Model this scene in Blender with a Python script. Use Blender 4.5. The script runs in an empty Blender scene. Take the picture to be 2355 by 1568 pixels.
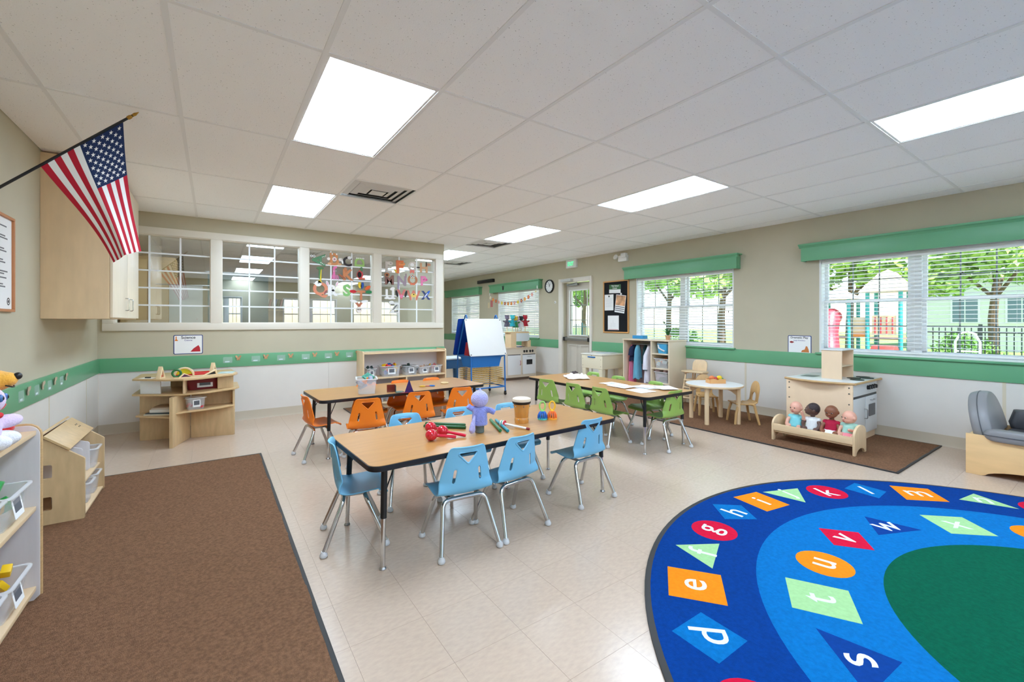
import bpy, bmesh, math, random
from mathutils import Vector, Matrix, geometry
R = math.radians
random.seed(7)
S = bpy.context.scene
C = S.collection

# ------------------------------------------------------------------ camera
EYE = 1.285
cd = bpy.data.cameras.new('camera'); cam = bpy.data.objects.new('camera', cd); C.objects.link(cam)
cam.location = (0, 0, EYE); cam.rotation_euler = (R(90), 0, -0.604159)
cd.sensor_width = 36; cd.lens = 36 * 995.86 / 2355; cd.shift_y = -45.3 / 2355
cd.clip_start = 0.05; cd.clip_end = 300
S.camera = cam
# ------------------------------------------------------------------ sky, sun, exposure
W = bpy.data.worlds.new('World'); S.world = W; W.use_nodes = True
wn = W.node_tree.nodes; bg = wn['Background']
sky = wn.new('ShaderNodeTexSky'); sky.sky_type = 'NISHITA'; sky.sun_disc = False
sky.sun_elevation = R(50); sky.sun_rotation = R(190); sky.air_density = 1.0; sky.dust_density = 0.4
W.node_tree.links.new(sky.outputs[0], bg.inputs[0]); bg.inputs[1].default_value = 0.24
sd = bpy.data.lights.new('sun', 'SUN'); so = bpy.data.objects.new('sun', sd); C.objects.link(so)
sd.energy = 7.0; sd.angle = R(1.0); sd.color = (1, .985, .96)
so.location = (-5, -20, 30); so.rotation_euler = Vector((0.12, 0.52, -0.85)).to_track_quat('-Z', 'Y').to_euler()
vs = S.view_settings; vs.view_transform = 'Standard'; vs.look = 'None'; vs.gamma = 1; vs.use_curve_mapping = False
vs.exposure = 1.22
S.cycles.max_bounces = 24; S.cycles.diffuse_bounces = 16; S.cycles.transparent_max_bounces = 24
LAMP = 9.6          # radiance of the ceiling troffer lenses

# ------------------------------------------------------------------ materials
def lin(c):
    return tuple(((v/255)/12.92 if v/255 <= .04045 else (((v/255)+.055)/1.055)**2.4) for v in c)
MATS = {}
def mat(name, col=None, rough=.5, metal=0., spec=.5, var=0., vscale=8., stretch=(1,1,1), bump=0., bscale=60., bstretch=None,
        emit=None, estr=0., alpha=None, coat=0., sheen=0., trans=0., speck=None):
    if name in MATS: return MATS[name]
    m = bpy.data.materials.new(name); m.use_nodes = True; nt = m.node_tree; b = nt.nodes['Principled BSDF']
    c = lin(col); b.inputs['Base Color'].default_value = (*c, 1)
    b.inputs['Roughness'].default_value = rough; b.inputs['Metallic'].default_value = metal
    b.inputs['Specular IOR Level'].default_value = spec
    b.inputs['Coat Weight'].default_value = coat; b.inputs['Sheen Weight'].default_value = sheen
    if trans: b.inputs['Transmission Weight'].default_value = trans
    tc = None
    def coord(sc):
        nonlocal tc
        if tc is None: tc = nt.nodes.new('ShaderNodeTexCoord')
        mp = nt.nodes.new('ShaderNodeMapping'); mp.inputs['Scale'].default_value = sc
        nt.links.new(tc.outputs['Object'], mp.inputs[0]); return mp.outputs[0]
    last = None
    if var:
        n = nt.nodes.new('ShaderNodeTexNoise'); n.inputs['Scale'].default_value = vscale; n.inputs['Detail'].default_value = 5
        nt.links.new(coord(stretch), n.inputs[0])
        cr = nt.nodes.new('ShaderNodeValToRGB'); e = cr.color_ramp.elements
        e[0].position = .3; e[1].position = .7
        e[0].color = (*[max(0, v*(1-var)) for v in c], 1); e[1].color = (*[min(1, v*(1+var)) for v in c], 1)
        nt.links.new(n.outputs[0], cr.inputs[0]); last = cr.outputs[0]
    if speck:                                  # (scale, threshold, colour): small dots or flecks
        n = nt.nodes.new('ShaderNodeTexNoise'); n.inputs['Scale'].default_value = speck[0]; n.inputs['Detail'].default_value = 2
        nt.links.new(coord((1,1,1)), n.inputs[0])
        cr = nt.nodes.new('ShaderNodeValToRGB'); e = cr.color_ramp.elements
        e[0].position = speck[1]; e[1].position = speck[1]+.03; e[0].color = (0,0,0,1); e[1].color = (1,1,1,1)
        nt.links.new(n.outputs[0], cr.inputs[0])
        mx = nt.nodes.new('ShaderNodeMix'); mx.data_type = 'RGBA'
        nt.links.new(cr.outputs[0], mx.inputs[0])
        if last: nt.links.new(last, mx.inputs[6])
        else: mx.inputs[6].default_value = (*c, 1)
        mx.inputs[7].default_value = (*lin(speck[2]), 1); last = mx.outputs[2]
    if last: nt.links.new(last, b.inputs['Base Color'])
    if bump:
        n = nt.nodes.new('ShaderNodeTexNoise'); n.inputs['Scale'].default_value = bscale; n.inputs['Detail'].default_value = 3
        nt.links.new(coord(bstretch or (1,1,1)), n.inputs[0])
        bp = nt.nodes.new('ShaderNodeBump'); bp.inputs['Strength'].default_value = bump; bp.inputs['Distance'].default_value = .01
        nt.links.new(n.outputs[0], bp.inputs['Height']); nt.links.new(bp.outputs[0], b.inputs['Normal'])
    if emit:
        b.inputs['Emission Color'].default_value = (*lin(emit), 1); b.inputs['Emission Strength'].default_value = estr
    if alpha is not None: b.inputs['Alpha'].default_value = alpha
    MATS[name] = m; return m
def glass(name, refl, tint=(1,1,1), rough=0.):
    m = bpy.data.materials.new(name); m.use_nodes = True; nt = m.node_tree; nt.nodes.clear()
    o = nt.nodes.new('ShaderNodeOutputMaterial'); t = nt.nodes.new('ShaderNodeBsdfTransparent'); g = nt.nodes.new('ShaderNodeBsdfGlossy')
    t.inputs[0].default_value = (*tint, 1); g.inputs['Roughness'].default_value = rough
    x = nt.nodes.new('ShaderNodeMixShader'); x.inputs[0].default_value = refl
    nt.links.new(t.outputs[0], x.inputs[1]); nt.links.new(g.outputs[0], x.inputs[2]); nt.links.new(x.outputs[0], o.inputs[0])
    MATS[name] = m; return m
def cloudy(name, col, fac):                    # frosted clear plastic: part diffuse, part see-through
    m = bpy.data.materials.new(name); m.use_nodes = True; nt = m.node_tree; b = nt.nodes['Principled BSDF']
    b.inputs['Base Color'].default_value = (*lin(col), 1); b.inputs['Roughness'].default_value = .25
    b.inputs['Alpha'].default_value = fac; MATS[name] = m; return m

WALL = mat('wall_paint', (191,183,160), .75, var=.03, vscale=3)
WHITEP = mat('frp_panel', (222,217,210), .45, var=.02, vscale=4)
BASEM = mat('vinyl_base', (196,184,164), .5)
GREENT = mat('green_trim_paint', (104,168,126), .35, var=.04, vscale=2)
TRIMW = mat('cream_trim_paint', (226,219,206), .45)
CEILT = mat('ceiling_tile', (250,250,250), .9, speck=(110, .685, (160,160,160)), bump=.1, bscale=150)
TEE = mat('ceiling_tee', (236,236,236), .5)
VCT = mat('floor_tile', (193,171,153), .22, spec=.5, var=.06, vscale=28, stretch=(1,2.2,1), bump=.01, bscale=8)
GROUT = mat('floor_joint', (180,166,150), .5)
MAPLE = mat('maple_wood', (226,197,158), .4, var=.06, vscale=5, stretch=(9,9,1.2))
MAPLEX = mat('maple_wood_flat', (226,197,158), .38, var=.06, vscale=5, stretch=(9,1.2,9))
BIRCH = mat('birch_wood', (205,175,132), .42, var=.09, vscale=4, stretch=(7,7,1.5))
BIRCHX = mat('birch_wood_flat', (205,172,126), .38, var=.08, vscale=4, stretch=(2,8,8))
EDGEW = mat('plywood_edge', (196,160,112), .5, var=.1, vscale=6, stretch=(2,2,20))
LAMG = mat('laminate_grey', (216,212,214), .45, var=.04, vscale=4, stretch=(8,8,1))
LAMCREAM = mat('laminate_cream', (228,212,186), .4, var=.02, vscale=3)
OAKTOP = mat('oak_laminate', (182,132,76), .3, var=.07, vscale=4, stretch=(1.2,9,1))
BLACK = mat('black_plastic', (22,22,24), .4)
BLACKM = mat('black_metal', (20,21,24), .35)
CHROME = mat('chrome', (205,205,205), .12, metal=1)
STEEL = mat('brushed_steel', (165,165,165), .35, metal=1)
GLIDE = mat('foot_glide', (205,205,208), .4)
BLUEC = mat('sky_blue_plastic', (118,186,222), .38)
ORANGEC = mat('orange_plastic', (246,126,22), .38)
GREENC = mat('lime_plastic', (146,182,88), .38)
WHITE = mat('white_plastic', (235,235,235), .35)
PAPER = mat('paper', (240,240,240), .7)
BLINDM = mat('blind_white', (238,238,236), .5)
VINYLW = mat('vinyl_window_frame', (228,230,230), .4)
CARPET = mat('brown_carpet', (132,97,73), .95, spec=.1, var=.25, vscale=70, bump=.9, bscale=220)
CBORD = mat('carpet_rubber_edge', (42,40,40), .6)
BLUEFR = mat('easel_blue_metal', (30,104,176), .35)
BLUEBIN = mat('blue_bin_plastic', (28,118,200), .4)
GLASSI = glass('interior_glass', .26, (.93,.95,.93))
GLASSO = glass('exterior_glass', .05, (.95,.97,.96))
TUB = cloudy('frosted_tub', (236,238,242), .26)
TUBR = cloudy('frosted_tub_rim', (240,241,243), .55)
CLEARP = cloudy('clear_pocket', (225,240,240), .18)
def flat(name, c, rough=.6): return mat(name, c, rough)

# ------------------------------------------------------------------ mesh helpers
class MB:
    def __init__(s): s.v = []; s.f = []; s.T = Matrix()
    def add(s, vs, fs):
        n = len(s.v); s.v += [s.T @ Vector(p) for p in vs]; s.f += [tuple(i+n for i in f) for f in fs]; return s
    def box(s, x0, x1, y0, y1, z0, z1):
        return s.add([(x0,y0,z0),(x1,y0,z0),(x1,y1,z0),(x0,y1,z0),(x0,y0,z1),(x1,y0,z1),(x1,y1,z1),(x0,y1,z1)],
                     [(3,2,1,0),(4,5,6,7),(0,1,5,4),(1,2,6,5),(2,3,7,6),(3,0,4,7)])
    def cbox(s, c, d, rot=None):
        T0 = s.T; s.T = T0 @ Matrix.Translation(c) @ (rot or Matrix())
        s.box(-d[0]/2, d[0]/2, -d[1]/2, d[1]/2, -d[2]/2, d[2]/2); s.T = T0; return s
    def tube(s, pts, r, n=10, closed=False, caps=True):
        P = [Vector(p) for p in pts]; m = len(P); rs = r if isinstance(r, (list, tuple)) else [r]*m
        up = None; rings = []
        for i in range(m):
            a = P[(i-1) % m] if (closed or i) else P[0]; b = P[(i+1) % m] if (closed or i < m-1) else P[-1]
            t = (b-a).normalized()
            if up is None:
                up = Vector((0,0,1)) if abs(t.z) < .9 else Vector((1,0,0))
            up = (up - t*up.dot(t)).normalized(); w = t.cross(up)
            rings.append([P[i] + (up*math.cos(k*2*math.pi/n) + w*math.sin(k*2*math.pi/n))*rs[i] for k in range(n)])
        vs = [v for g in rings for v in g]; fs = []
        for i in range(m if closed else m-1):
            j = (i+1) % m
            for k in range(n): fs.append((i*n+k, i*n+(k+1) % n, j*n+(k+1) % n, j*n+k))
        if caps and not closed: fs += [tuple(range(n-1,-1,-1)), tuple((m-1)*n+k for k in range(n))]
        return s.add(vs, fs)
    def cyl(s, p0, p1, r0, r1=None, n=16): return s.tube([p0, p1], [r0, r0 if r1 is None else r1], n)
    def lathe(s, prof, n=24, M=None):
        T0 = s.T
        if M is not None: s.T = T0 @ M
        vs = []; fs = []; m = len(prof)
        for r, z in prof: vs += [(r*math.cos(k*2*math.pi/n), r*math.sin(k*2*math.pi/n), z) for k in range(n)]
        for i in range(m-1):
            for k in range(n): fs.append((i*n+k, i*n+(k+1) % n, (i+1)*n+(k+1) % n, (i+1)*n+k))
        if prof[0][0] > 1e-5: fs.append(tuple(range(n-1,-1,-1)))
        if prof[-1][0] > 1e-5: fs.append(tuple((m-1)*n+k for k in range(n)))
        s.add(vs, fs); s.T = T0; return s
    def ball(s, c, r, n=16, m=10, M=None):
        r = r if isinstance(r, (tuple, list)) else (r, r, r)
        T0 = s.T; s.T = T0 @ Matrix.Translation(c) @ (M or Matrix()) @ Matrix.Diagonal((*r, 1))
        s.lathe([(max(1e-6, math.sin(math.pi*i/m)), -math.cos(math.pi*i/m)) for i in range(m+1)], n); s.T = T0; return s
    def prism(s, poly, z0, z1, M=None, holes=()):
        T0 = s.T
        if M is not None: s.T = T0 @ M
        loops = [list(poly)] + [list(h) for h in holes]; flatp = [p for l in loops for p in l]; n = len(flatp)
        tris = geometry.tessellate_polygon([[Vector((p[0], p[1], 0)) for p in l] for l in loops]) if holes else None
        vs = [(p[0], p[1], z0) for p in flatp] + [(p[0], p[1], z1) for p in flatp]; fs = []
        if holes:
            for t in tris:
                a, b, c = (Vector(flatp[i]) for i in t)
                ccw = (b-a).cross(c-a) > 0
                t2 = t if ccw else t[::-1]
                fs.append(tuple(i+n for i in t2)); fs.append(tuple(t2[::-1]))
        else:
            fs += [tuple(range(n-1,-1,-1)), tuple(range(n, 2*n))]
        o = 0
        for l in loops:
            k = len(l)
            for i in range(k): fs.append((o+i, o+(i+1) % k, n+o+(i+1) % k, n+o+i))
            o += k
        s.add(vs, fs); s.T = T0; return s
    def surf(s, fn, nu, nv):
        vs = [fn(i/nu, j/nv) for j in range(nv+1) for i in range(nu+1)]
        fs = [(j*(nu+1)+i, j*(nu+1)+i+1, (j+1)*(nu+1)+i+1, (j+1)*(nu+1)+i) for j in range(nv) for i in range(nu)]
        return s.add(vs, fs)
    def mesh(s, name, bevel=0., bseg=2, smooth=35, fix=True):
        me = bpy.data.meshes.new(name); me.from_pydata([tuple(v) for v in s.v], [], s.f)
        if bevel or fix:
            bm = bmesh.new(); bm.from_mesh(me)
            if bevel:
                es = [e for e in bm.edges if len(e.link_faces) == 2 and e.calc_face_angle(0) > R(40)]
                bmesh.ops.bevel(bm, geom=es, offset=bevel, segments=bseg, profile=.6, affect='EDGES', clamp_overlap=True)
            bmesh.ops.recalc_face_normals(bm, faces=bm.faces); bm.to_mesh(me); bm.free()
        if smooth:
            me.polygons.foreach_set('use_smooth', [True]*len(me.polygons)); me.set_sharp_from_angle(angle=R(smooth))
        return me
    def obj(s, name, m, parent=None, bevel=0., **k):
        return mk(name, s.mesh(name, bevel, **k), m, parent)
def mk(name, me, m, parent=None):
    o = bpy.data.objects.new(name, me); C.objects.link(o)
    if m is not None and not me.materials: me.materials.append(m)
    if parent is not None: o.parent = parent
    return o
def inst(name, me, parent=None, loc=(0,0,0), rot=(0,0,0), scale=(1,1,1), m=None):
    o = bpy.data.objects.new(name, me); C.objects.link(o); o.location = loc; o.rotation_euler = rot; o.scale = scale
    if parent is not None: o.parent = parent
    if m is not None: o.material_slots[0].link = 'OBJECT'; o.material_slots[0].material = m
    return o
def tag(o, label, cat, group=None):
    o['label'] = label; o['category'] = cat
    if group: o['group'] = group
    return o
def struct(o, label=None): 
    o['kind'] = 'structure'
    if label: o['label'] = label
    return o
def thing(name, label, cat, loc=(0,0,0), rz=0., group=None):
    o = bpy.data.objects.new(name, None); C.objects.link(o); o.empty_display_size = .05
    o.location = loc; o.rotation_euler = (0, 0, rz); return tag(o, label, cat, group)
def dup(root, label=None, loc=None, rz=None):
    r = root.copy(); C.objects.link(r)
    if loc is not None: r.location = loc
    if rz is not None: r.rotation_euler = (0, 0, rz)
    if label: r['label'] = label
    for ch in list(root.children):
        c = ch.copy(); C.objects.link(c); c.parent = r
        for g in list(ch.children):
            d = g.copy(); C.objects.link(d); d.parent = c
    return r
def rrect(w, h, r, n=6):
    out = []
    for cx, cy, a0 in ((w/2-r, h/2-r, 0), (-w/2+r, h/2-r, 90), (-w/2+r, -h/2+r, 180), (w/2-r, -h/2+r, 270)):
        out += [(cx+r*math.cos(R(a0+90*i/n)), cy+r*math.sin(R(a0+90*i/n))) for i in range(n+1)]
    return out
def circ(r, n=32, cx=0, cy=0): return [(cx+r*math.cos(2*math.pi*i/n), cy+r*math.sin(2*math.pi*i/n)) for i in range(n)]
def rot(axis, deg): return Matrix.Rotation(R(deg), 4, axis)
def tr(*p): return Matrix.Translation(p)
XZ = rot('X', 90)            # drawing plane (x, y) stands up: y becomes z, front faces -y
def basis(o, x, y):          # matrix whose local x, y axes are given
    x = Vector(x).normalized(); y = Vector(y); y = (y-x*y.dot(x)).normalized(); z = x.cross(y)
    M = Matrix(((x.x,y.x,z.x,o[0]),(x.y,y.y,z.y,o[1]),(x.z,y.z,z.z,o[2]),(0,0,0,1))); return M
RW = lambda y, z, off=0.: basis((6.2-off, y, z), (0,-1,0), (0,0,1))   # upright frame on the right wall, facing the room
BW = lambda x, z, off=0.: basis((x, 6.65-off, z), (1,0,0), (0,0,1))   # on the back wall
LW = lambda y, z, off=0.: basis((-1.07+off, y, z), (0,1,0), (0,0,1))  # on the left wall
GLYPH = {}
def glyph(s, size, ext, bold=0.):
    k = (s, size, ext, bold)
    if k in GLYPH: return GLYPH[k]
    cu = bpy.data.curves.new('txt', 'FONT'); cu.body = s; cu.size = size; cu.extrude = ext; cu.offset = bold
    cu.align_x = 'CENTER'; cu.align_y = 'CENTER'; cu.resolution_u = 4
    o = bpy.data.objects.new('txt', cu); C.objects.link(o)
    dg = bpy.context.evaluated_depsgraph_get(); me = bpy.data.meshes.new_from_object(o.evaluated_get(dg))
    bpy.data.objects.remove(o); bpy.data.curves.remove(cu)
    xs = [v.co.x for v in me.vertices]; ys = [v.co.y for v in me.vertices]
    cx, cy = (min(xs)+max(xs))/2, (min(ys)+max(ys))/2
    me.transform(Matrix.Translation((-cx, -cy, 0))); me.materials.clear()
    GLYPH[k] = me; return me
def text(name, s, size, m, parent, M, ext=.0008, bold=0.):
    me = glyph(s, size, ext, bold).copy(); me.transform(M); return mk(name, me, m, parent)
# pre-made letters (done while the scene is still empty)
for ch in 'abcdefghijklmnopqrstuvwxyz': glyph(ch, .34, .0012, .0015)
for ch in 'ABCDEFGHIJKLMNOPQRSTUVWXYZ': glyph(ch, .17, .0018, .006)
for ch in ('Science', 'Ciencia', 'Dramatic Play', 'Juego Dramático', 'EXIT', 'Tidy School', 'Corner'): glyph(ch, .05, .0006, .0008)
def soft(o, voxel, it=3, fac=.5):              # one continuous, softened skin over overlapping volumes
    r = o.modifiers.new('remesh', 'REMESH'); r.mode = 'VOXEL'; r.voxel_size = voxel; r.use_smooth_shade = True
    s = o.modifiers.new('smooth', 'SMOOTH'); s.factor = fac; s.iterations = it
    return o
# =================================================================== STRUCTURE
CZ = 2.575; XL, XR, YF, YB, YFAR = -1.07, 6.2, -2.66, 6.65, 13.2
YAW = 0.604159; SN, CS = math.sin(YAW), math.cos(YAW)
def depth(x, y): return x*SN + y*CS
def lateral(x, y): return x*CS - y*SN
# ---- floor of 12 inch tiles
fl = struct(MB().box(XL-.2, XR+.2, YF-.2, YFAR+.2, -.12, -.0022).obj('floor', GROUT), 'pale beige speckled vinyl tile floor')
P = .3048; cells = []
for i in range(-6, 19):
    for j in range(-13, 40):
        x, y = .749+P*(i+.5), 1.159+P*(j+.5)
        if x < XL-.1 or x > XR+.1 or y < YF-.1 or y > YFAR+.1: continue
        d = depth(x, y); l = lateral(x, y)
        vis = d > 1.2 and abs(l/d) < 1.25 and (1.285/d)*995.86+738.7 < 1600
        if x < .2 and y < 4.7: vis = False                       # under the brown carpet
        if (x-2.956)**2+(y+.245)**2 < 1.8**2: vis = False        # under the round rug
        if x < 3.1 and y > 6.8: vis = False
        if x > 4.9 and y > 1.3 and y < 4.4: vis = False
        cells.append((0 if vis else 1, d if vis else 0, x, y))
cells.sort()
tile_me = MB().box(-P/2+.0004, P/2-.0004, -P/2+.0004, P/2-.0004, -.0022, 0).mesh('floor_tile'); tile_me.materials.append(VCT)
rest = MB()
for k, (v, d, x, y) in enumerate(cells):
    if k < 290 and v == 0: inst('floor_tile', tile_me, fl, (x, y, 0))
    else: rest.box(x-P/2+.0004, x+P/2-.0004, y-P/2+.0004, y+P/2-.0004, -.0022, 0)
ro = rest.obj('floor_tile_field', VCT, fl, smooth=0, fix=False); ro['kind'] = 'stuff'

# ---- ceiling grid 2 ft x 4 ft
GX, GY, PX, PY = -.7745, 1.00167, .6096, 1.2192
ce = struct(MB().box(XL-.2, XR+.2, YF-.2, YFAR+.2, CZ+.05, CZ+.16).obj('ceiling', mat('plenum', (150,150,150), .9)), 'white suspended tile ceiling')
LIGHTS = [(2,1),(2,3),(7,1),(7,3),(7,-1),(2,-1),(2,-3),(7,-3),(7,5),(7,7),(1,5),(4,5)]  # last two panels are unseen, added to brighten the next room
VENTS = {(3,2):1, (7,4):0, (8,6):0}            # cell -> which half (0 near, 1 far)
tm = {}
def ctile(w, h, x, y):
    k = (round(w, 3), round(h, 3))
    if k not in tm:
        me = MB().box(-w/2, w/2, -h/2, h/2, 0, .016).mesh('ceiling_tile'); me.materials.append(CEILT); tm[k] = me
    inst('ceiling_tile', tm[k], ce, (x, y, CZ+.003))
xs = [XL] + [GX+PX*i for i in range(12)] + [XR]
ys = [GY+PY*j for j in range(-3, 10)] + [YFAR]
ys[0] = YF
for a in range(len(xs)-1):
    for b in range(len(ys)-1):
        ci, cj = a-1, b-3
        x0, x1, y0, y1 = xs[a], xs[a+1], ys[b], ys[b+1]
        if (ci, cj) in LIGHTS: continue
        if (ci, cj) in VENTS:
            ym = (y0+y1)/2
            if VENTS[(ci, cj)]: y1 = ym
            else: y0 = ym
        ctile(x1-x0-.006, y1-y0-.006, (x0+x1)/2, (y0+y1)/2)
for x in xs[1:-1]: MB().box(x-.012, x+.012, YF, YFAR, CZ-.001, CZ+.003).obj('ceiling_runner', TEE, ce)
for b, y in enumerate(ys[1:-1]):
    for a in range(len(xs)-1):
        MB().box(xs[a]+.012, xs[a+1]-.012, y-.011, y+.011, CZ-.0004, CZ+.003).obj('ceiling_cross_bar', TEE, ce, smooth=0)
for (i, j) in VENTS:
    y = GY+PY*(j+.5); MB().box(GX+PX*i+.012, GX+PX*(i+1)-.012, y-.011, y+.011, CZ-.0004, CZ+.003).obj('ceiling_cross_bar', TEE, ce)

# ---- walls
def wall_box(axis, at, thick, u0, u1, z0, z1, holes, name, m):
    """upright slab with rectangular openings; axis 'x': plane x=at, runs along y"""
    mb = MB()
    def put(a, b, c, d):
        if b-a < 1e-4 or d-c < 1e-4: return
        if axis == 'x': mb.box(min(at, at+thick), max(at, at+thick), a, b, c, d)
        else: mb.box(a, b, min(at, at+thick), max(at, at+thick), c, d)
    cur = u0
    for (a, b, c, d) in sorted(holes):
        put(cur, a, z0, z1); put(a, b, z0, c); put(a, b, d, z1); cur = b
    put(cur, u1, z0, z1)
    return mb.obj(name, m, smooth=0, fix=False)
WIN = {'big': (.49, 2.26), 'two': (3.335, 5.085), 'one': (7.88, 9.63), 'zero': (10.6, 12.35)}
WZ0, WZ1 = .90, 2.06
DOOR = (6.22, 7.06)
wr = struct(wall_box('x', XR, .22, YF-.2, YFAR+.2, -.1, CZ+.05, [(a, b, WZ0, WZ1) for a, b in WIN.values()] + [(DOOR[0], DOOR[1], -.1, 2.12)], 'wall_right', WALL), 'tan painted exterior wall with windows and door')
IW = (-.985, 3.095, 1.215, 2.365)
wb = struct(wall_box('y', YB, .13, XL-.2, 3.2, -.1, CZ+.05, [IW], 'wall_back', WALL), 'tan partition wall with long observation window')
wl = struct(wall_box('x', XL, -.2, YF-.2, YFAR+.2, -.1, CZ+.05, [], 'wall_left', WALL), 'tan painted side wall')
FW = [(-.1, .76), (1.9, 3.6), (4.15, 5.85)]  # last opening is unseen, added to let in more daylight
wf = struct(wall_box('y', YF, -.2, XL-.2, XR+.2, -.1, CZ+.05, [(a, b, WZ0, WZ1) for a, b in FW], 'wall_front', WALL), 'tan painted wall with two windows and one added for daylight')
wfar = struct(wall_box('y', YFAR, .2, XL-.2, XR+.2, -.1, CZ+.05, [], 'wall_far', WALL), 'tan painted far end wall')
DIMW = mat('adjacent_room_paint', (186,168,130), .8)
wsd = struct(wall_box('x', 3.2, -.13, YB+.13, YFAR, -.1, CZ+.05, [], 'wall_side', WALL), 'tan wall beyond the partition corner')
wan = struct(wall_box('y', 10.4, .1, XL, 3.07, -.1, CZ+.05, [], 'wall_next_room', DIMW), 'ochre wall of the room behind the observation window')
# wainscot panels, green rail, base on the right wall
def seg_x(at, sgn, u0, u1, z0, z1, t, name, m, parent, bevel=0.):
    return MB().box(min(at, at-sgn*t), max(at, at-sgn*t), u0, u1, z0, z1).obj(name, m, parent, bevel)
def runs(u0, u1, step):
    out = []; u = u0
    while u < u1-1e-3: out.append((u, min(u+step, u1))); u += step
    return out
SEAM = mat('panel_batten', (214,203,180), .5)
RUNS_R = [(YF, DOOR[0]-.055), (DOOR[1]+.1, YFAR)]
trg = struct(MB().box(6.1801, 6.2, YF, DOOR[0]-.055, .705, .885).obj('trim_1', GREENT, None, .003), 'green painted chair rail under the windows')
trg2 = struct(MB().box(6.1801, 6.2, DOOR[1]+.1, YFAR, .705, .885).obj('trim_2', GREENT, None, .003), 'green painted chair rail beyond the door')
for a, b in [(YF, -1.71), (-1.71, -.49), (-.49, .73), (.73, 1.95), (1.95, 3.161), (3.161, 4.38), (4.38, 5.6), (5.6, 6.165)] + [(7.16, 8.4), (8.4, 9.62), (9.62, 10.84), (10.84, 12.06), (12.06, YFAR)]:
    seg_x(6.2, 1, a+.001, b-.001, .1, .705, .006, 'wainscot_panel', WHITEP, wr)
    seg_x(6.2, 1, b-.012, b+.012, .1, .705, .009, 'panel_batten', SEAM, wr)
COVE = [(0, 0), (.016, 0), (.0135, .008), (.009, .02), (.008, .115), (0, .117)]
def base(x0, y0, x1, y1, name):
    d = Vector((x1-x0, y1-y0, 0)); L = d.length
    M = basis((x0, y0, 0), (-d.y, d.x, 0), (0, 0, 1))           # local x = into the room
    return struct(MB().prism(COVE, 0, L, M).obj(name, BASEM), 'beige vinyl cove base along the wall')
base(6.2, YF, 6.2, DOOR[0]-.055, 'baseboard_right'); base(6.2, DOOR[1]+.1, 6.2, YFAR, 'baseboard_right_far')
base(3.2, YB, XL, YB, 'baseboard_back'); base(XL, YB, XL, YF, 'baseboard_left')
# back wall
struct(MB().box(XL, 3.2, 6.632, 6.65, .70, .862).obj('trim_3', GREENT, None, .003), 'green painted chair rail on the partition wall')
struct(MB().box(XL, XL+.018, YF, YB-.018, .70, .862).obj('trim_4', GREENT, None, .003), 'green painted chair rail on the left wall')
for a, b in [(XL, .15), (.15, 1.37), (1.37, 2.59), (2.59, 3.2)]:
    MB().box(a+.001, b-.001, 6.644, 6.65, .1, .70).obj('wainscot_panel', WHITEP, wb)
for a, b in [(YF, -1.2), (-1.2, 0), (0, 1.22), (1.22, 2.44), (2.44, 3.66), (3.66, 4.88), (4.88, 6.1), (6.1, YB)]:
    MB().box(XL, XL+.006, a+.001, b-.001, .1, .70).obj('wainscot_panel', WHITEP, wl)
    MB().box(XL, XL+.008, b-.008, b+.008, .1, .70).obj('panel_batten', SEAM, wl)
# observation window in the back wall
wo = bpy.data.objects.new('window_1', None); C.objects.link(wo); struct(wo, 'long cream framed observation window of four gridded panes')
PANES = [(-.92, -.035), (.1, .987), (1.12, 2.005), (2.145, 3.032)]; PZ0, PZ1 = 1.27, 2.31
def wp(x0, x1, z0, z1, y0=6.628, y1=6.65, name='casing', m=TRIMW, bv=.004): return MB().box(x0, x1, y0, y1, z0, z1).obj(name, m, wo, bv)
wp(-1.03, 3.175, 1.175, 1.262); wp(-1.03, 3.175, 2.318, 2.402); wp(-1.03, -.928, 1.262, 2.318); wp(3.04, 3.175, 1.262, 2.318)
for k in range(3): wp(PANES[k][1]+.008, PANES[k+1][0]-.008, 1.262, 2.318, name='mullion_board')
# jamb lining
wp(-.985, 3.095, 1.215, 1.27, 6.65, 6.78, 'jamb'); wp(-.985, 3.095, 2.31, 2.365, 6.65, 6.78, 'jamb')
for a, b in ((-.985, -.92), (-.035, .1), (.987, 1.12), (2.005, 2.145), (3.032, 3.095)): wp(a, b, 1.27, 2.31, 6.65, 6.78, 'jamb')
MUNT = mat('muntin_white', (235,238,240), .4)
for x0, x1 in PANES:
    MB().box(x0, x1, 6.708, 6.712, PZ0, PZ1).obj('glass_pane', GLASSI, wo, smooth=0)
    for k in (1, 2): x = x0+(x1-x0)*k/3; MB().box(x-.009, x+.009, 6.7, 6.7075, PZ0, PZ1).obj('muntin', MUNT, wo)
    for k in range(1, 5): z = PZ0+(PZ1-PZ0)*k/5; MB().box(x0, x1, 6.6995, 6.707, z-.009, z+.009).obj('muntin', MUNT, wo)

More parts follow.
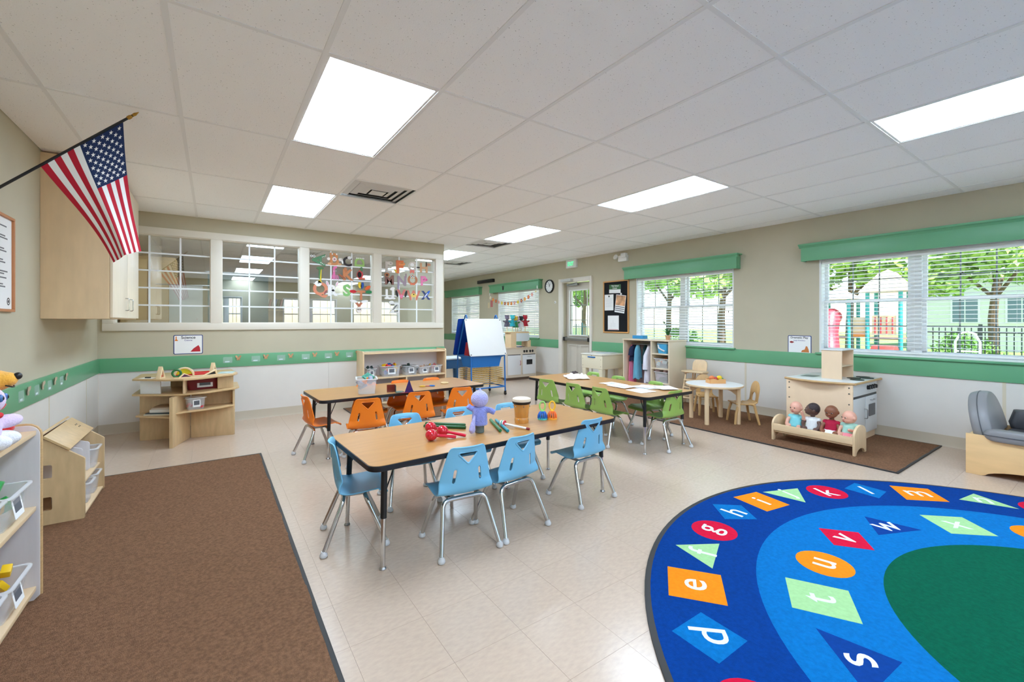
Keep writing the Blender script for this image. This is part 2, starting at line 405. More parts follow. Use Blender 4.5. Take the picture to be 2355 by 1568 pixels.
# ---- exterior windows: vinyl double hung pairs
MUNTD = mat('grille_bar', (120,130,126), .4)
def ext_window(nm, label, a, b, front=None):
    w = bpy.data.objects.new(nm, None); C.objects.link(w); struct(w, label)
    if front is None: T = lambda u, dep, z: (6.2+dep, u, z)
    else: T = lambda u, dep, z: (u, YF-dep, z)
    def bx(u0, u1, d0, d1, z0, z1, name, m=VINYLW, bv=.0):
        p, q = T(u0, d0, z0), T(u1, d1, z1)
        return MB().box(min(p[0],q[0]), max(p[0],q[0]), min(p[1],q[1]), max(p[1],q[1]), z0, z1).obj(name, m, w, bv)
    bx(a, b, .001, .2, WZ0, WZ0+.02, 'sill_board'); bx(a, b, .001, .2, WZ1-.02, WZ1, 'head_jamb')
    bx(a, a+.02, .001, .2, WZ0+.02, WZ1-.02, 'side_jamb'); bx(b-.02, b, .001, .2, WZ0+.02, WZ1-.02, 'side_jamb')
    bx(a-.03, b+.03, -.045, .001, WZ0-.022, WZ0, 'sill', GREENT if front is None else TRIMW, .003)
    m = (a+b)/2; bx(m-.045, m+.045, .075, .17, WZ0+.02, WZ1-.02, 'mullion')
    zm = 1.525
    for u0, u1 in ((a+.02, m-.045), (m+.045, b-.02)):
        for z0, z1, d in ((WZ0+.02, zm+.02, .095), (zm-.02, WZ1-.02, .125)):
            s = .035
            bx(u0, u1, d, d+.03, z0, z0+s+.005, 'sash_rail'); bx(u0, u1, d, d+.03, z1-s, z1, 'sash_rail')
            bx(u0, u0+s, d, d+.03, z0+s, z1-s, 'sash_stile'); bx(u1-s, u1, d, d+.03, z0+s, z1-s, 'sash_stile')
            bx(u0+s, u1-s, d+.013, d+.017, z0+s, z1-s, 'glass_pane', GLASSO)
            for k in (1, 2):
                u = u0+s+(u1-u0-2*s)*k/3; bx(u-.006, u+.006, d+.006, d+.012, z0+s, z1-s, 'grille_bar', MUNTD)
            z = (z0+z1)/2; bx(u0+s, u1-s, d+.006, d+.012, z-.006, z+.006, 'grille_bar', MUNTD)
    return w
ext_window('window_2', 'wide white double hung window overlooking the playground', *WIN['big'])
ext_window('window_3', 'white double hung window behind the dress-up storage unit', *WIN['two'])
ext_window('window_4', 'white double hung window above the far play stove', *WIN['one'])
ext_window('window_5', 'white double hung window in the far corner behind the easel', *WIN['zero'])
ext_window('window_6', 'narrow white window in the front wall', *FW[0], front=1)
ext_window('window_7', 'wide white window in the middle of the front wall', *FW[1], front=1); ext_window('added_window_8', 'unseen white window added to the front wall by the rug for daylight', *FW[2], front=1)
# ---- blinds
def blind(label, a, b, tilt, parent_side='R', pitch=.0435, zbot=None):
    t = thing('window_blind', label, 'window blind', (6.235 if parent_side == 'R' else (a+b)/2, (a+b)/2 if parent_side == 'R' else YF-.035, WZ0+.02), 0 if parent_side == 'R' else -math.pi/2, 'white slatted window blinds')
    L = b-a-.05; H = WZ1-WZ0-.04
    MB().box(-.03, .03, -L/2, L/2, H-.05, H-.002).obj('head_rail', BLINDM, t, .003)
    sl = MB(); n = 5
    top = [(-.025+.05*k/n, .0035*math.sin(math.pi*k/n)) for k in range(n+1)]
    sl.prism(top + [(x, z-.0022) for x, z in top[::-1]], -L/2, L/2, basis((0,0,0), (1,0,0), (0,0,1)))
    me = sl.mesh('slat'); me.materials.append(BLINDM)
    z = H-.075; k = 0
    while z > .045:
        inst('slat', me, t, (0, 0, z), (0, R(tilt+random.uniform(-1.5, 1.5)), 0)); z -= pitch; k += 1
    MB().box(-.026, .026, -L/2, L/2, .008, .026).obj('bottom_rail', BLINDM, t, .004)
    for q in (-.42, 0, .42):
        MB().cyl((-.027, q*L, .02), (-.027, q*L, H-.05), .0012, n=5).obj('ladder_cord', BLINDM, t)
    MB().cyl((-.034, -L*.47, .52), (-.034, -L*.47, H-.05), .001, n=5).obj('pull_cord', BLINDM, t)
    MB().lathe([(.001, .0), (.007, .004), (.004, .028), (.001, .03)], 8, tr(-.034, -L*.47, .49)).obj('cord_tassel', BLACK, t)
    return t
blind('open white blind on the wide window behind the wooden play island', *WIN['big'], 4)
blind('open white blind on the window behind the dress-up unit', *WIN['two'], -14)
blind('closed white blind behind the paper flower garland', *WIN['one'], 47)
blind('closed white blind on the farthest window beyond the easel', *WIN['zero'], 47)

# ---- green valances
def valance(label, a, b):
    t = thing('window_valance', label, 'valance', (6.2, (a+b)/2, 2.035), 0, 'green cornice boards over the windows'); L = b-a
    MB().box(-.115, -.095, -L/2, L/2, 0, .185).obj('face_board', GREENT, t, .003)
    for s in (-1, 1): MB().box(-.095, 0, s*L/2-(.02 if s > 0 else 0), s*L/2+(0 if s > 0 else .02), 0, .185).obj('return_board', GREENT, t, .003)
    MB().box(-.14, 0, -L/2-.025, L/2+.025, .195, .215).obj('top_board', GREENT, t, .004)
    pr = [(-.115, .165), (-.119, .17), (-.122, .18), (-.13, .188), (-.138, .193), (-.138, .1955), (-.095, .1955), (-.095, .165)]
    MB().prism(pr, -L/2-.02, L/2+.02, basis((0,0,0), (1,0,0), (0,0,1))).obj('crown_moulding', GREENT, t)
valance('green cornice board over the wide playground window', .33, 2.42)
valance('green cornice board over the window behind the dress-up unit', 3.235, 5.27)
valance('green cornice board over the window with the flower garland', 7.76, 9.88)
valance('green cornice board over the farthest window beyond the easel', 10.46, 12.6)
# ---- door
DR = mat('door_paint', (205,198,186), .45); DFR = mat('door_frame_paint', (226,220,210), .45)
dr = bpy.data.objects.new('door_1', None); C.objects.link(dr); struct(dr, 'pale exit door with gridded glass and push bar')
MB().box(6.165, 6.215, 6.165, 6.222, 0, 2.19).obj('door_casing', DFR, dr, .004); MB().box(6.165, 6.215, 7.05, 7.16, 0, 2.19).obj('door_casing', DFR, dr, .004)
MB().box(6.165, 6.215, 6.222, 7.05, 2.105, 2.19).obj('door_casing', DFR, dr, .004)
DX = 6.26
MB().prism([(6.225,.01),(7.045,.01),(7.045,2.1),(6.225,2.1)], 0, .045, basis((DX+.045,0,0),(0,1,0),(0,0,1)), [[(6.37,1.0),(6.37,1.93),(6.9,1.93),(6.9,1.0)]]).obj('door_leaf', DR, dr)
LITE = mat('door_lite_frame', (222,222,218), .4)
for (a, b, c, d) in ((6.35,6.92,.98,1.005),(6.35,6.92,1.925,1.95),(6.35,6.375,1.005,1.925),(6.895,6.92,1.005,1.925)): MB().box(DX-.012, DX+.0, a, b, c, d).obj('lite_frame', LITE, dr, .003)
MB().box(DX+.02, DX+.024, 6.37, 6.9, 1.0, 1.93).obj('glass_pane', GLASSO, dr)
for k in (1, 2):
    y = 6.37+.53*k/3; MB().box(DX+.01, DX+.019, y-.008, y+.008, 1.0, 1.93).obj('grille_bar', MUNTD, dr)
    z = 1.0+.93*k/3; MB().box(DX+.0095, DX+.0185, 6.37, 6.9, z-.008, z+.008).obj('grille_bar', MUNTD, dr)
for a, b in ((6.33, 6.58), (6.69, 6.94)):
    for (y0, y1, z0, z1) in ((a, b, .2, .215), (a, b, .785, .8), (a, a+.015, .215, .785), (b-.015, b, .215, .785)): MB().box(DX-.004, DX, y0, y1, z0, z1).obj('panel_moulding', DR, dr, .0015)
pb = MB().box(DX-.075, DX-.02, 6.26, 7.02, .88, .945).obj('push_bar', STEEL, dr, .01)
for y in (6.27, 7.0): MB().box(DX-.08, DX, y-.03, y+.03, .872, .953).obj('bar_end_cap', BLACK, dr, .006)
MB().box(DX-.05, DX, 6.62, 6.95, 2.035, 2.085).obj('door_closer', STEEL, dr, .006)
MB().box(6.10, 6.165, 6.7, 7.02, 2.12, 2.175).obj('alarm_housing', mat('alarm_grey', (196,196,194), .4), dr, .006)
MB().cyl((DX-.06, 6.9, 2.06), (6.14, 6.55, 2.085), .009, n=8).obj('closer_arm', STEEL, dr)
MB().box(6.2, 6.42, 6.22, 7.06, -.02, .006).obj('threshold', STEEL, dr)
# ---- troffers and vents
LENS = mat('troffer_lens', (250,246,240), .5, emit=(214,235,255), estr=LAMP)
TRF = mat('troffer_frame', (236,236,236), .4)
LL = {(2,1): 'lit ceiling light panel nearest the flag, in front of the air vent', (2,3): 'lit ceiling light panel beside the square vent near the observation window', (7,1): 'lit ceiling light panel over the lime chairs table', (7,3): 'lit ceiling light panel just before the small ceiling vent', (7,-1): 'lit ceiling light panel above the round alphabet rug', (2,-1): 'lit ceiling light panel above the brown carpet', (2,-3): 'lit ceiling light panel at the front wall by the brown carpet', (7,-3): 'lit ceiling light panel at the front wall by the rug', (7,5): 'lit ceiling light panel beyond the partition corner', (7,7): 'lit ceiling light panel in the far end of the room', (1,5): 'unseen light panel added to brighten the room behind the observation window', (4,5): 'unseen light panel added behind the alphabet letters to brighten the next room'}
ll = {}
ll['lens'] = MB().prism(rrect(PX-.05, PY-.05, .005), 0, .006).mesh('lens'); ll['lens'].materials.append(LENS)
for (i, j) in LIGHTS:
    t = thing('ceiling_light', LL[(i, j)], 'ceiling light', (GX+PX*(i+.5), GY+PY*(j+.5), CZ+.002), 0, 'fluorescent ceiling panels')
    inst('lens', ll['lens'], t, (0, 0, .002))
    w, h = PX/2-.013, PY/2-.013
    for (a, b, c, d) in ((-w, w, -h, -h+.014), (-w, w, h-.014, h), (-w, -w+.014, -h+.014, h-.014), (w-.014, w, -h+.014, h-.014)): MB().box(a, b, c, d, 0, .012).obj('frame_bar', TRF, t)
    MB().box(-w, w, -h, h, .03, .04).obj('housing', TRF, t)
VL = {(3,2): 'square louvred air vent between two lit ceiling panels', (7,4): 'small louvred ceiling vent just past a lit panel', (8,6): 'ceiling vent near the far end beyond the partition'}
VM = mat('vent_white', (214,214,212), .4); VD = mat('vent_duct', (84,84,84), .8)
for (i, j), hlf in VENTS.items():
    cy = GY+PY*j + (PY*.75 if hlf else PY*.25)
    t = thing('ceiling_vent', VL[(i, j)], 'air vent', (GX+PX*(i+.5), cy, CZ+.003), 0, 'square ceiling air vents')
    MB().box(-.29, .29, -.29, .29, .02, .03).obj('duct', VD, t)
    for q, (s, z) in enumerate(((.285, .0), (.215, -.004), (.145, -.006))):
        s2 = s-.055
        ring = MB()
        for k in range(4):
            ring.T = rot('Z', 90*k); ring.add([(-s, -s, z+.018), (s, -s, z+.018), (s2, -s2, z), (-s2, -s2, z), (-s, -s, z+.02), (s, -s, z+.02), (s2, -s2, z+.002), (-s2, -s2, z+.002)], [(0,1,2,3),(7,6,5,4),(3,2,6,7),(0,4,5,1)])
        ring.obj('louvre_ring', VM, t, smooth=0)
    MB().box(-.07, .07, -.07, .07, -.008, -.004).obj('centre_plate', VM, t)
# ---- things behind the observation window
OCH = mat('ochre_cabinet', (150,118,72), .5)
t = thing('tall_cabinet', 'tall ochre cabinet seen through the leftmost pane', 'cabinet', (-.75, 8.2, 0)); MB().box(-.3, .3, -.3, .3, 0, 2.2).obj('body', OCH, t, .004)
for s in (-1, 1): MB().box(s*.15-.14, s*.15+.14, -.32, -.3, .05, 2.15).obj('door', mat('ochre_door', (172,140,92), .45), t, .003)
t = thing('wall_shelf', 'wooden wall shelf seen through the second pane', 'shelf', (1.2, 10.26, 1.5)); MB().box(-.9, .9, -.14, .14, 0, .03).obj('board', BIRCHX, t); MB().box(-.9, .9, .1, .14, -.2, 0).obj('cleat', BIRCH, t)
bl = thing('reflection_board', 'dark green board behind the second pane, standing in for a reflection', 'board', (.35, 8.4, .8905)); MB().box(-.42, .42, -.02, .02, 0, 1.15).obj('panel', mat('board_green', (38,58,52), .25), bl); MB().box(-.45, .45, -.03, .03, 1.15, 1.19).obj('rail', STEEL, bl)  # green panel stands in for a chalkboard's reflection in the glass
for k in range(12):
    bn_c, c = [('cream',(214,206,196)),('rust',(178,98,72)),('ivory',(224,216,196)),('slate blue',(120,136,168)),('olive',(130,130,80)),('pink',(214,150,150)),('white',(236,236,236)),('maroon',(110,40,44)),('teal',(60,130,130)),('yellow',(220,190,90)),('charcoal',(70,70,74)),('lavender',(170,150,190))][k]
    o = MB().cbox((0,0,.1), (.022, .16, .2), rot('Y', 12)).obj('book', flat('bookspine_%d' % k, c)); o.location = (.92+k*.05, 10.24, 1.545); tag(o, bn_c+' book leaning among others on the shelf behind the second pane', 'book', 'books seen through the glass')
MB0 = thing('counter', 'low counter in the room behind the observation window', 'counter', (1.3, 8.4, 0)); MB().box(-1.2, 1.2, -.3, .3, 0, .85).obj('body', OCH, MB0, .004); MB().box(-1.23, 1.23, -.33, .33, .85, .89).obj('top', mat('counter_top', (206,198,186), .3), MB0, .004)
o = MB().box(-.17, .17, -.004, .004, -.24, .24).obj('paper_chart', PAPER); o.location = (-.28, 6.85, 1.5); tag(o, 'blank white paper sheet hanging behind the leftmost pane', 'paper')
MB().cyl((-.3, 0, .243), (.3, 0, .243), .006, n=8).obj('hanging_rod', STEEL, o)
o = thing('cup', 'pink cup of scissors behind the leftmost pane', 'cup', (-.17, 6.9, 1.215)); MB().lathe([(.045,0),(.055,.1),(.05,.1),(.042,.006)], 16).obj('body', mat('pink_plastic', (230,84,118), .4), o)
for k in range(4): MB().tube([(.02*math.cos(k*1.6), .02*math.sin(k*1.6), .03), (.04*math.cos(k*1.6), .04*math.sin(k*1.6), .15)], .006, 6).obj('handle', [BLACK, mat('teal_grip', (40,140,130), .4)][k % 2], o)
MB().box(-.98, 3.09, 6.78, 7.0, 1.19, 1.2149).obj('window_ledge', TRIMW, wo)
# =================================================================== RUGS
def carpet(name, label, x0, x1, y0, y1, z=.0):
    t = thing(name, label, 'carpet', ((x0+x1)/2, (y0+y1)/2, z)); w, h = (x1-x0)/2, (y1-y0)/2
    pr = MB()
    def top(u, v):
        x, y = -w+.014+(2*w-.028)*u, -h+.014+(2*h-.028)*v
        return (x, y, .010+.0012*math.sin(x*17+y*5)*math.sin(y*13))
    pr.surf(top, 30, 60).obj('pile', CARPET, t)
    for (a, b, c, d) in ((-w, w, -h, -h+.02), (-w, w, h-.02, h), (-w, -w+.02, -h+.02, h-.02), (w-.02, w, -h+.02, h-.02)):
        MB().box(a, b, c, d, 0, .0105).obj('edge_binding', CBORD, t, .003)
    return t
carpet('area_carpet', 'large plain brown carpet with black bound edge by the open shelf', -1.03, .385, -1.6, 4.84)
carpet('play_mat', 'long brown mat under the doll bed and wooden island', 4.74, 6.16, 1.15, 4.95)
carpet('play_mat', 'brown mat in front of the storage shelf, behind the orange chairs', 1.57, 3.15, 5.35, 6.64)
# ---- round alphabet rug
RUGC = (2.956, -.245)
NAVY = mat('rug_royal_blue', (0,58,136), .95, spec=.1, var=.12, vscale=60, bump=.6, bscale=250)
SKYB = mat('rug_sky_blue', (4,112,182), .95, spec=.1, var=.12, vscale=60, bump=.6, bscale=250)
RGRN = mat('rug_green', (0,90,66), .95, spec=.1, var=.14, vscale=60, bump=.6, bscale=250)
RORA = mat('rug_orange', (236,132,24), .95, spec=.1, var=.08, vscale=60); RRED = mat('rug_red', (200,20,56), .95, spec=.1, var=.08, vscale=60)
RLIM = mat('rug_pale_green', (158,200,142), .95, spec=.1, var=.06, vscale=60); RWHT = mat('rug_white', (218,222,226), .95, spec=.1); RNAV = mat('rug_dark_blue', (8,58,134), .95, spec=.1, var=.08, vscale=60)
rug = thing('alphabet_rug', 'round blue and green rug with alphabet letters in coloured shapes', 'rug', (*RUGC, 0))
MB().lathe([(2.027, 0), (2.027, .009), (2.02, .011), (2.0, .011), (2.0, 0)], 128).obj('bound_edge', CBORD, rug)
MB().lathe([(2.0, .002), (2.0, .0115), (1.515, .0115), (1.515, .002)], 128).obj('outer_band', NAVY, rug)
MB().lathe([(1.515, .002), (1.515, .0115), (.99, .0115), (.99, .002)], 128).obj('middle_band', SKYB, rug)
MB().lathe([(.99, .002), (.99, .0115), (.0001, .0115)], 96).obj('centre_field', RGRN, rug)
PATCH = [
  ('d', SKYB, [(-1.199, 1.335), (-1.204, 1.132), (-1.407, 1.133), (-1.403, 1.337)]),
  ('e', RORA, [(-1.012, 1.638), (-0.86, 1.438), (-1.06, 1.291), (-1.213, 1.488)]),
  ('f', RLIM, [(-0.788, 1.745), (-0.57, 1.611), (-0.839, 1.494)]),
  ('h', SKYB, [(-0.092, 1.935), (0.052, 1.809), (-0.076, 1.642), (-0.242, 1.762)]),
  ('i', RORA, [(0.146, 1.915), (0.38, 1.869), (0.336, 1.623), (0.097, 1.661)]),
  ('j', RLIM, [(0.42, 1.841), (0.711, 1.725), (0.473, 1.578)]),
  ('l', SKYB, [(1.205, 1.52), (1.187, 1.319), (0.988, 1.309), (1.005, 1.522)]),
  ('m', RORA, [(1.359, 1.346), (1.514, 1.159), (1.318, 1.005), (1.121, 1.189)]),
  ('n', RLIM, [(1.669, 0.941), (1.544, 0.709), (1.433, 0.977)]),
  ('s', RNAV, [(-0.897, 1.008), (-0.839, 0.748), (-1.123, 0.767)]),
  ('t', RLIM, [(-0.614, 1.246), (-0.486, 1.026), (-0.708, 0.905), (-0.835, 1.123)]),
  ('v', RRED, [(0.114, 1.367), (0.247, 1.207), (0.072, 1.081), (-0.046, 1.233)]),
  ('w', RNAV, [(0.543, 1.264), (0.602, 1.0), (0.308, 1.128)]),
  ('x', RLIM, [(0.87, 1.067), (1.049, 0.9), (0.872, 0.719), (0.69, 0.886)]),
]
def ringpt(ang, rad): return (rad*math.cos(R(ang)), rad*math.sin(R(ang)))
def sq(ang, rad, r, sides, tw=0): 
    c = ringpt(ang, rad); return [(c[0]+r*math.cos(R(ang+tw+360*k/sides)), c[1]+r*math.sin(R(ang+tw+360*k/sides))) for k in range(sides)]
for l, m, ang, rad in (('g', RRED, 104.4, 1.774), ('k', RRED, 62.6, 1.77), ('u', RORA, 104.7, 1.225), ('c', RRED, 147.3, 1.775), ('y', RORA, 27.5, 1.24)): PATCH.append((l, m, circ(.128, 28, *ringpt(ang, rad))))
for l, m, ang, rad, n in (('b', RLIM, 158, 1.78, 3), ('a', RORA, 168.5, 1.78, 4), ('o', RRED, 19, 1.775, 24), ('p', SKYB, 8.3, 1.78, 4), ('q', RORA, -2.4, 1.78, 4), ('r', RLIM, -13, 1.78, 3), ('z', RRED, 8, 1.24, 4)): PATCH.append((l, m, sq(ang, rad, .15, n, 45)))
for l, m, poly in PATCH:
    if len(poly) and (poly[1][0]-poly[0][0])*(poly[2][1]-poly[1][1])-(poly[1][1]-poly[0][1])*(poly[2][0]-poly[1][0]) < 0: poly = poly[::-1]
    o = MB().prism(poly, .0105, .0122).obj('shape_patch', m, rug, smooth=0)
    cx = sum(p[0] for p in poly)/len(poly); cy = sum(p[1] for p in poly)/len(poly); r = math.hypot(cx, cy); ux, uy = cx/r, cy/r
    text('letter', l, .34, RWHT, o, basis((cx, cy, .0124), (uy, -ux, 0), (ux, uy, 0)) @ Matrix.Scale(.62, 4), .0012, .0015)

# =================================================================== CHAIRS
def chair_shell():
    prof = [(.178,.288),(.172,.304),(.15,.313),(.10,.314),(.04,.309),(-.02,.306),(-.06,.310),(-.085,.322),(-.10,.345),(-.107,.38),(-.112,.42),(-.117,.47),(-.122,.52),(-.128,.56),(-.134,.582),(-.142,.590)]
    half = [.135,.15,.158,.163,.166,.168,.168,.167,.164,.158,.149,.137,.124,.113,.102,.086]
    P = [Vector((0, y, z)) for y, z in prof]; L = [0]
    for i in range(1, len(P)): L.append(L[-1]+(P[i]-P[i-1]).length)
    def at(s):
        for i in range(1, len(L)):
            if s <= L[i]+1e-9:
                k = (s-L[i-1])/(L[i]-L[i-1]); 
                p0, p1, p2, p3 = P[max(0,i-2)], P[i-1], P[i], P[min(len(P)-1,i+1)]
                q = .5*((2*p1)+(p2-p0)*k+(2*p0-5*p1+4*p2-p3)*k*k+(3*p1-p0-3*p2+p3)*k**3)
                return q, half[i-1]+(half[i]-half[i-1])*k
        return P[-1], half[-1]
    nu, nv = 36, 64; bm = bmesh.new(); uv = {}; grid = []
    for j in range(nv+1):
        s = L[-1]*j/nv; row = []
        q, h = at(s)
        for i in range(nu+1):
            u = -1+2*i/nu; x = u*h
            back = max(0, min(1, (q.z-.318)/.07)); seat = 1-back
            y = q.y + back*.035*u*u*(1.15-.5*max(0, (q.z-.4)/.2)) + (0 if back else 0)
            z = q.z + seat*(.012*u*u*(1 if q.y < .13 else .2))
            v = bm.verts.new((x, y, z)); uv[v] = (x, q.z, back); row.append(v)
        grid.append(row)
    for j in range(nv):
        for i in range(nu): bm.faces.new((grid[j][i], grid[j][i+1], grid[j+1][i+1], grid[j+1][i]))
    tri = []                                   # handle opening: rounded triangle, then two slots
    for cx, cz, a0, a1 in ((-.045, .549, 90, 215), (0, .503, 215, 325), (.045, .549, 325, 450)):
        tri += [(cx+.009*math.cos(R(a0+(a1-a0)*k/5)), cz+.007*math.sin(R(a0+(a1-a0)*k/5))) for k in range(6)]
    holes = [tri]
    for s in (-1, 1):
        sl = []
        for cx, cz, a0 in ((s*.072, .455, 0), (s*.081, .392, 180)): sl += [(cx+.008*math.cos(R(a0+180*k/5)), cz+.008*math.sin(R(a0+180*k/5))) for k in range(6)]
        holes.append(sl)
    def inside(p, poly):
        c = False; n = len(poly)
        for i in range(n):
            a, b = poly[i], poly[(i+1) % n]
            if (a[1] > p[1]) != (b[1] > p[1]) and p[0] < (b[0]-a[0])*(p[1]-a[1])/(b[1]-a[1])+a[0]: c = not c
        return c
    def near(p, poly):
        best = None; n = len(poly)
        for i in range(n):
            a, b = Vector(poly[i]), Vector(poly[(i+1) % n]); d = b-a; t = max(0, min(1, (Vector(p)-a).dot(d)/d.length_squared)); q = a+d*t
            e = (q-Vector(p)).length
            if best is None or e < best[0]: best = (e, q)
        return best[1]
    dele = []
    for f in bm.faces:
        c = [sum(uv[v][k] for v in f.verts)/4 for k in range(3)]
        if c[2] > .9 and any(inside(c[:2], h) for h in holes): dele.append(f)
    rim = set()
    for f in dele:
        for v in f.verts: rim.add(v)
    bmesh.ops.delete(bm, geom=dele, context='FACES')
    for v in rim:
        if not v.is_valid or not v.link_faces: continue
        x, z, _ = uv[v]; h = min(holes, key=lambda hh: (near((x, z), hh)-Vector((x, z))).length); q = near((x, z), h)
        v.co.x += q[0]-x; v.co.z += q[1]-z
    bmesh.ops.delete(bm, geom=[v for v in bm.verts if not v.link_faces], context='VERTS')
    me = bpy.data.meshes.new('shell'); bm.normal_update(); bm.to_mesh(me); bm.free()
    me.polygons.foreach_set('use_smooth', [True]*len(me.polygons)); return me
SHELL = chair_shell()
def bez(p, n=6):                               # rounded polyline
    out = [Vector(p[0])]
    for i in range(1, len(p)-1):
        a, b, c = Vector(p[i-1]), Vector(p[i]), Vector(p[i+1]); r = min(.045, (a-b).length*.45, (c-b).length*.45)
        s, e = b+(a-b).normalized()*r, b+(c-b).normalized()*r
        out += [s*(1-t)**2+b*2*t*(1-t)+e*t*t for t in [k/n for k in range(n+1)]]
    return out+[Vector(p[-1])]
def leg_mesh(sx, sy):
    y1 = .055 if sy > 0 else -.06
    return MB().tube(bez([(sx*.175, sy*.165, .022), (sx*.128, y1, .283), (sx*.0, y1, .285)], 8), .0125, 12).mesh('leg')
LEGM = {(a, b): leg_mesh(a, b) for a in (-1, 1) for b in (-1, 1)}
for m in LEGM.values(): m.materials.append(CHROME)
GLM = MB().lathe([(.006,0),(.018,.003),(.021,.010),(.019,.020),(.014,.027),(.0125,.034)], 14).mesh('foot_glide'); GLM.materials.append(GLIDE)
STRM = MB().box(-.008, .008, -.058, .055, .283, .298).mesh('seat_rail', .002); STRM.materials.append(STEEL)
SHELL.materials.append(BLUEC)
_rim = []
for cx, cz, a0, a1 in ((-.045, .549, 90, 215), (0, .503, 215, 325), (.045, .549, 325, 450)):
    for k in range(6):
        x, z = cx+.0115*math.cos(R(a0+(a1-a0)*k/5)), cz+.0095*math.sin(R(a0+(a1-a0)*k/5)); _rim.append((x, -.1225-(z-.50)*.135+.0048*(x/.05)**2, z))
RIMM = MB().tube(_rim, .0048, 8, True).mesh('handle_rim'); RIMM.materials.append(BLUEC)
def school_chair(label, group, x, y, deg, m, z=0):
    t = thing('school_chair', label, 'chair', (x, y, z), R(deg), group)
    o = inst('shell', SHELL, t, m=m); so = o.modifiers.new('thick', 'SOLIDIFY'); so.thickness = .007; so.offset = 0
    inst('handle_rim', RIMM, o, m=m)
    bv = o.modifiers.new('round', 'BEVEL'); bv.width = .002; bv.segments = 1; bv.limit_method = 'ANGLE'; bv.angle_limit = R(50)
    for k, me in LEGM.items():
        l = inst('leg', me, t); inst('foot_glide', GLM, l, (k[0]*.175, k[1]*.165, 0))
    for s in (-1, 1): inst('seat_rail', STRM, t, (s*.09, 0, 0))
    return t
G = 'sky blue chairs around the music table'
school_chair('sky blue chair at the table end, its back to the brown carpet', G, .69, 2.66, -101, BLUEC)
school_chair('sky blue chair nearest the maracas on the open floor side, legs meeting its neighbour', G, 1.185, 2.25, -5, BLUEC)
school_chair('sky blue chair between two others on the open floor side of the music table', G, 1.545, 2.262, 7, BLUEC)
school_chair('sky blue chair standing apart at the bell shaker end of the music table', G, 2.235, 2.34, 3, BLUEC)
school_chair('sky blue chair tucked in behind the maracas, between blue and orange tables', G, 1.175, 3.02, 174, BLUEC)
school_chair('sky blue chair tucked in behind the lilac hand puppet', G, 1.62, 3.0, 175, BLUEC)
school_chair('sky blue chair tucked in behind the bongo drum', G, 2.04, 2.93, 180, BLUEC)
G = 'orange chairs around the middle table'
school_chair('orange chair at the short end of its table, facing the clear bin', G, .82, 4.47, -84, ORANGEC)
school_chair('orange chair with its back to the blue chairs, in front of the clear bin', G, 1.165, 4.07, -8, ORANGEC)
school_chair('orange chair in the middle of three with backs to the blue chairs', G, 1.70, 4.16, -9, ORANGEC)
school_chair('orange chair behind the lilac hand puppet, back to the blue chairs', G, 2.18, 4.18, -8, ORANGEC)
school_chair('orange chair on the shelf side of its table, right behind the clear bin', G, 1.42, 4.83, 179, ORANGEC)
school_chair('orange chair on the shelf side of its table, behind the magnetic tiles', G, 1.815, 4.84, 180, ORANGEC)
school_chair('orange chair on the shelf side of its table, behind the toy scissors', G, 2.21, 4.84, 181, ORANGEC)
G = 'lime chairs around the paper-strewn table'
school_chair('lime green chair beside the crumpled cloth, back to the easel', G, 3.41, 4.08, -78, GREENC)
school_chair('lime green chair between two others on the easel side of the table', G, 3.44, 3.625, -88, GREENC)
school_chair('lime green chair nearest the loose papers on the easel side', G, 3.46, 3.23, -91, GREENC)
school_chair('lime green chair on the locker side beside the crumpled cloth', G, 4.16, 4.23, 90, GREENC)
school_chair('lime green chair on the locker side between two others', G, 4.11, 3.745, 88, GREENC)
school_chair('lime green chair on the locker side behind the loose papers', G, 4.08, 3.17, 82, GREENC)
school_chair('lime green chair at the short end of the table, nearest the brown mat', G, 3.84, 2.765, -2, GREENC)

# =================================================================== TABLES
EDGEB = mat('black_edge_band', (18,20,26), .35)
def act_table(label, cx, cy, deg, h, L=1.86, Wd=.765, feet=None):
    t = thing('activity_table', label, 'table', (cx, cy, 0), R(deg), 'rectangular activity tables'); th = .03
    MB().prism(rrect(L-.008, Wd-.008, .06, 8), h-.0225, h).obj('table_top', OAKTOP, t)
    o = [rrect(L, Wd, .064, 8), rrect(L-.008, Wd-.008, .06, 8)]
    MB().prism(o[0], h-.03, h-.0015, None, [o[1][::-1]]).obj('edge_band', EDGEB, t, .002)
    MB().prism(rrect(L-.02, Wd-.02, .05, 6), h-.030, h-.0225).obj('underside', mat('particle_backer', (70,62,52), .7), t)
    for sx in (-1, 1):
        for sy in (-1, 1):
            x, y = sx*(L/2-.1), sy*(Wd/2-.09); fx, fy = sx*(L/2-.085), sy*(Wd/2-.075)
            a, b = Vector((x, y, h-.03)), Vector((fx, fy, .012)); m = a.lerp(b, .52)
            g = MB().cyl(a, m, .0165, n=16).obj('leg', BLACKM, t)
            MB().cyl(a.lerp(b, .5), b, .0125, n=14).obj('leg_insert', CHROME, g)
            MB().lathe([(.018,0),(.019,.004),(.012,.014)], 14, tr(fx, fy, 0)).obj('foot_glide', STEEL, g)
            q = a.lerp(b, .3)
            MB().tube([q, Vector((x-sx*.07, y-sy*.02, h-.031))], .004, 6).obj('brace', BLACKM, g)
            MB().box(x-.045, x+.045, y-.045, y+.045, h-.036, h-.030).obj('mount_plate', BLACKM, g)
    return t
act_table('oak topped table with black edge carrying maracas, sticks and a bongo', 1.56, 2.575, 2.5, .56, 1.87, .765)
act_table('oak topped table with black edge carrying the clear bin, ringed by orange chairs', 1.685, 4.645, 2.5, .56, 1.80, .76)
act_table('oak topped table with black edge littered with papers, ringed by lime chairs', 3.745, 3.58, 90, .565, 1.9, .77)
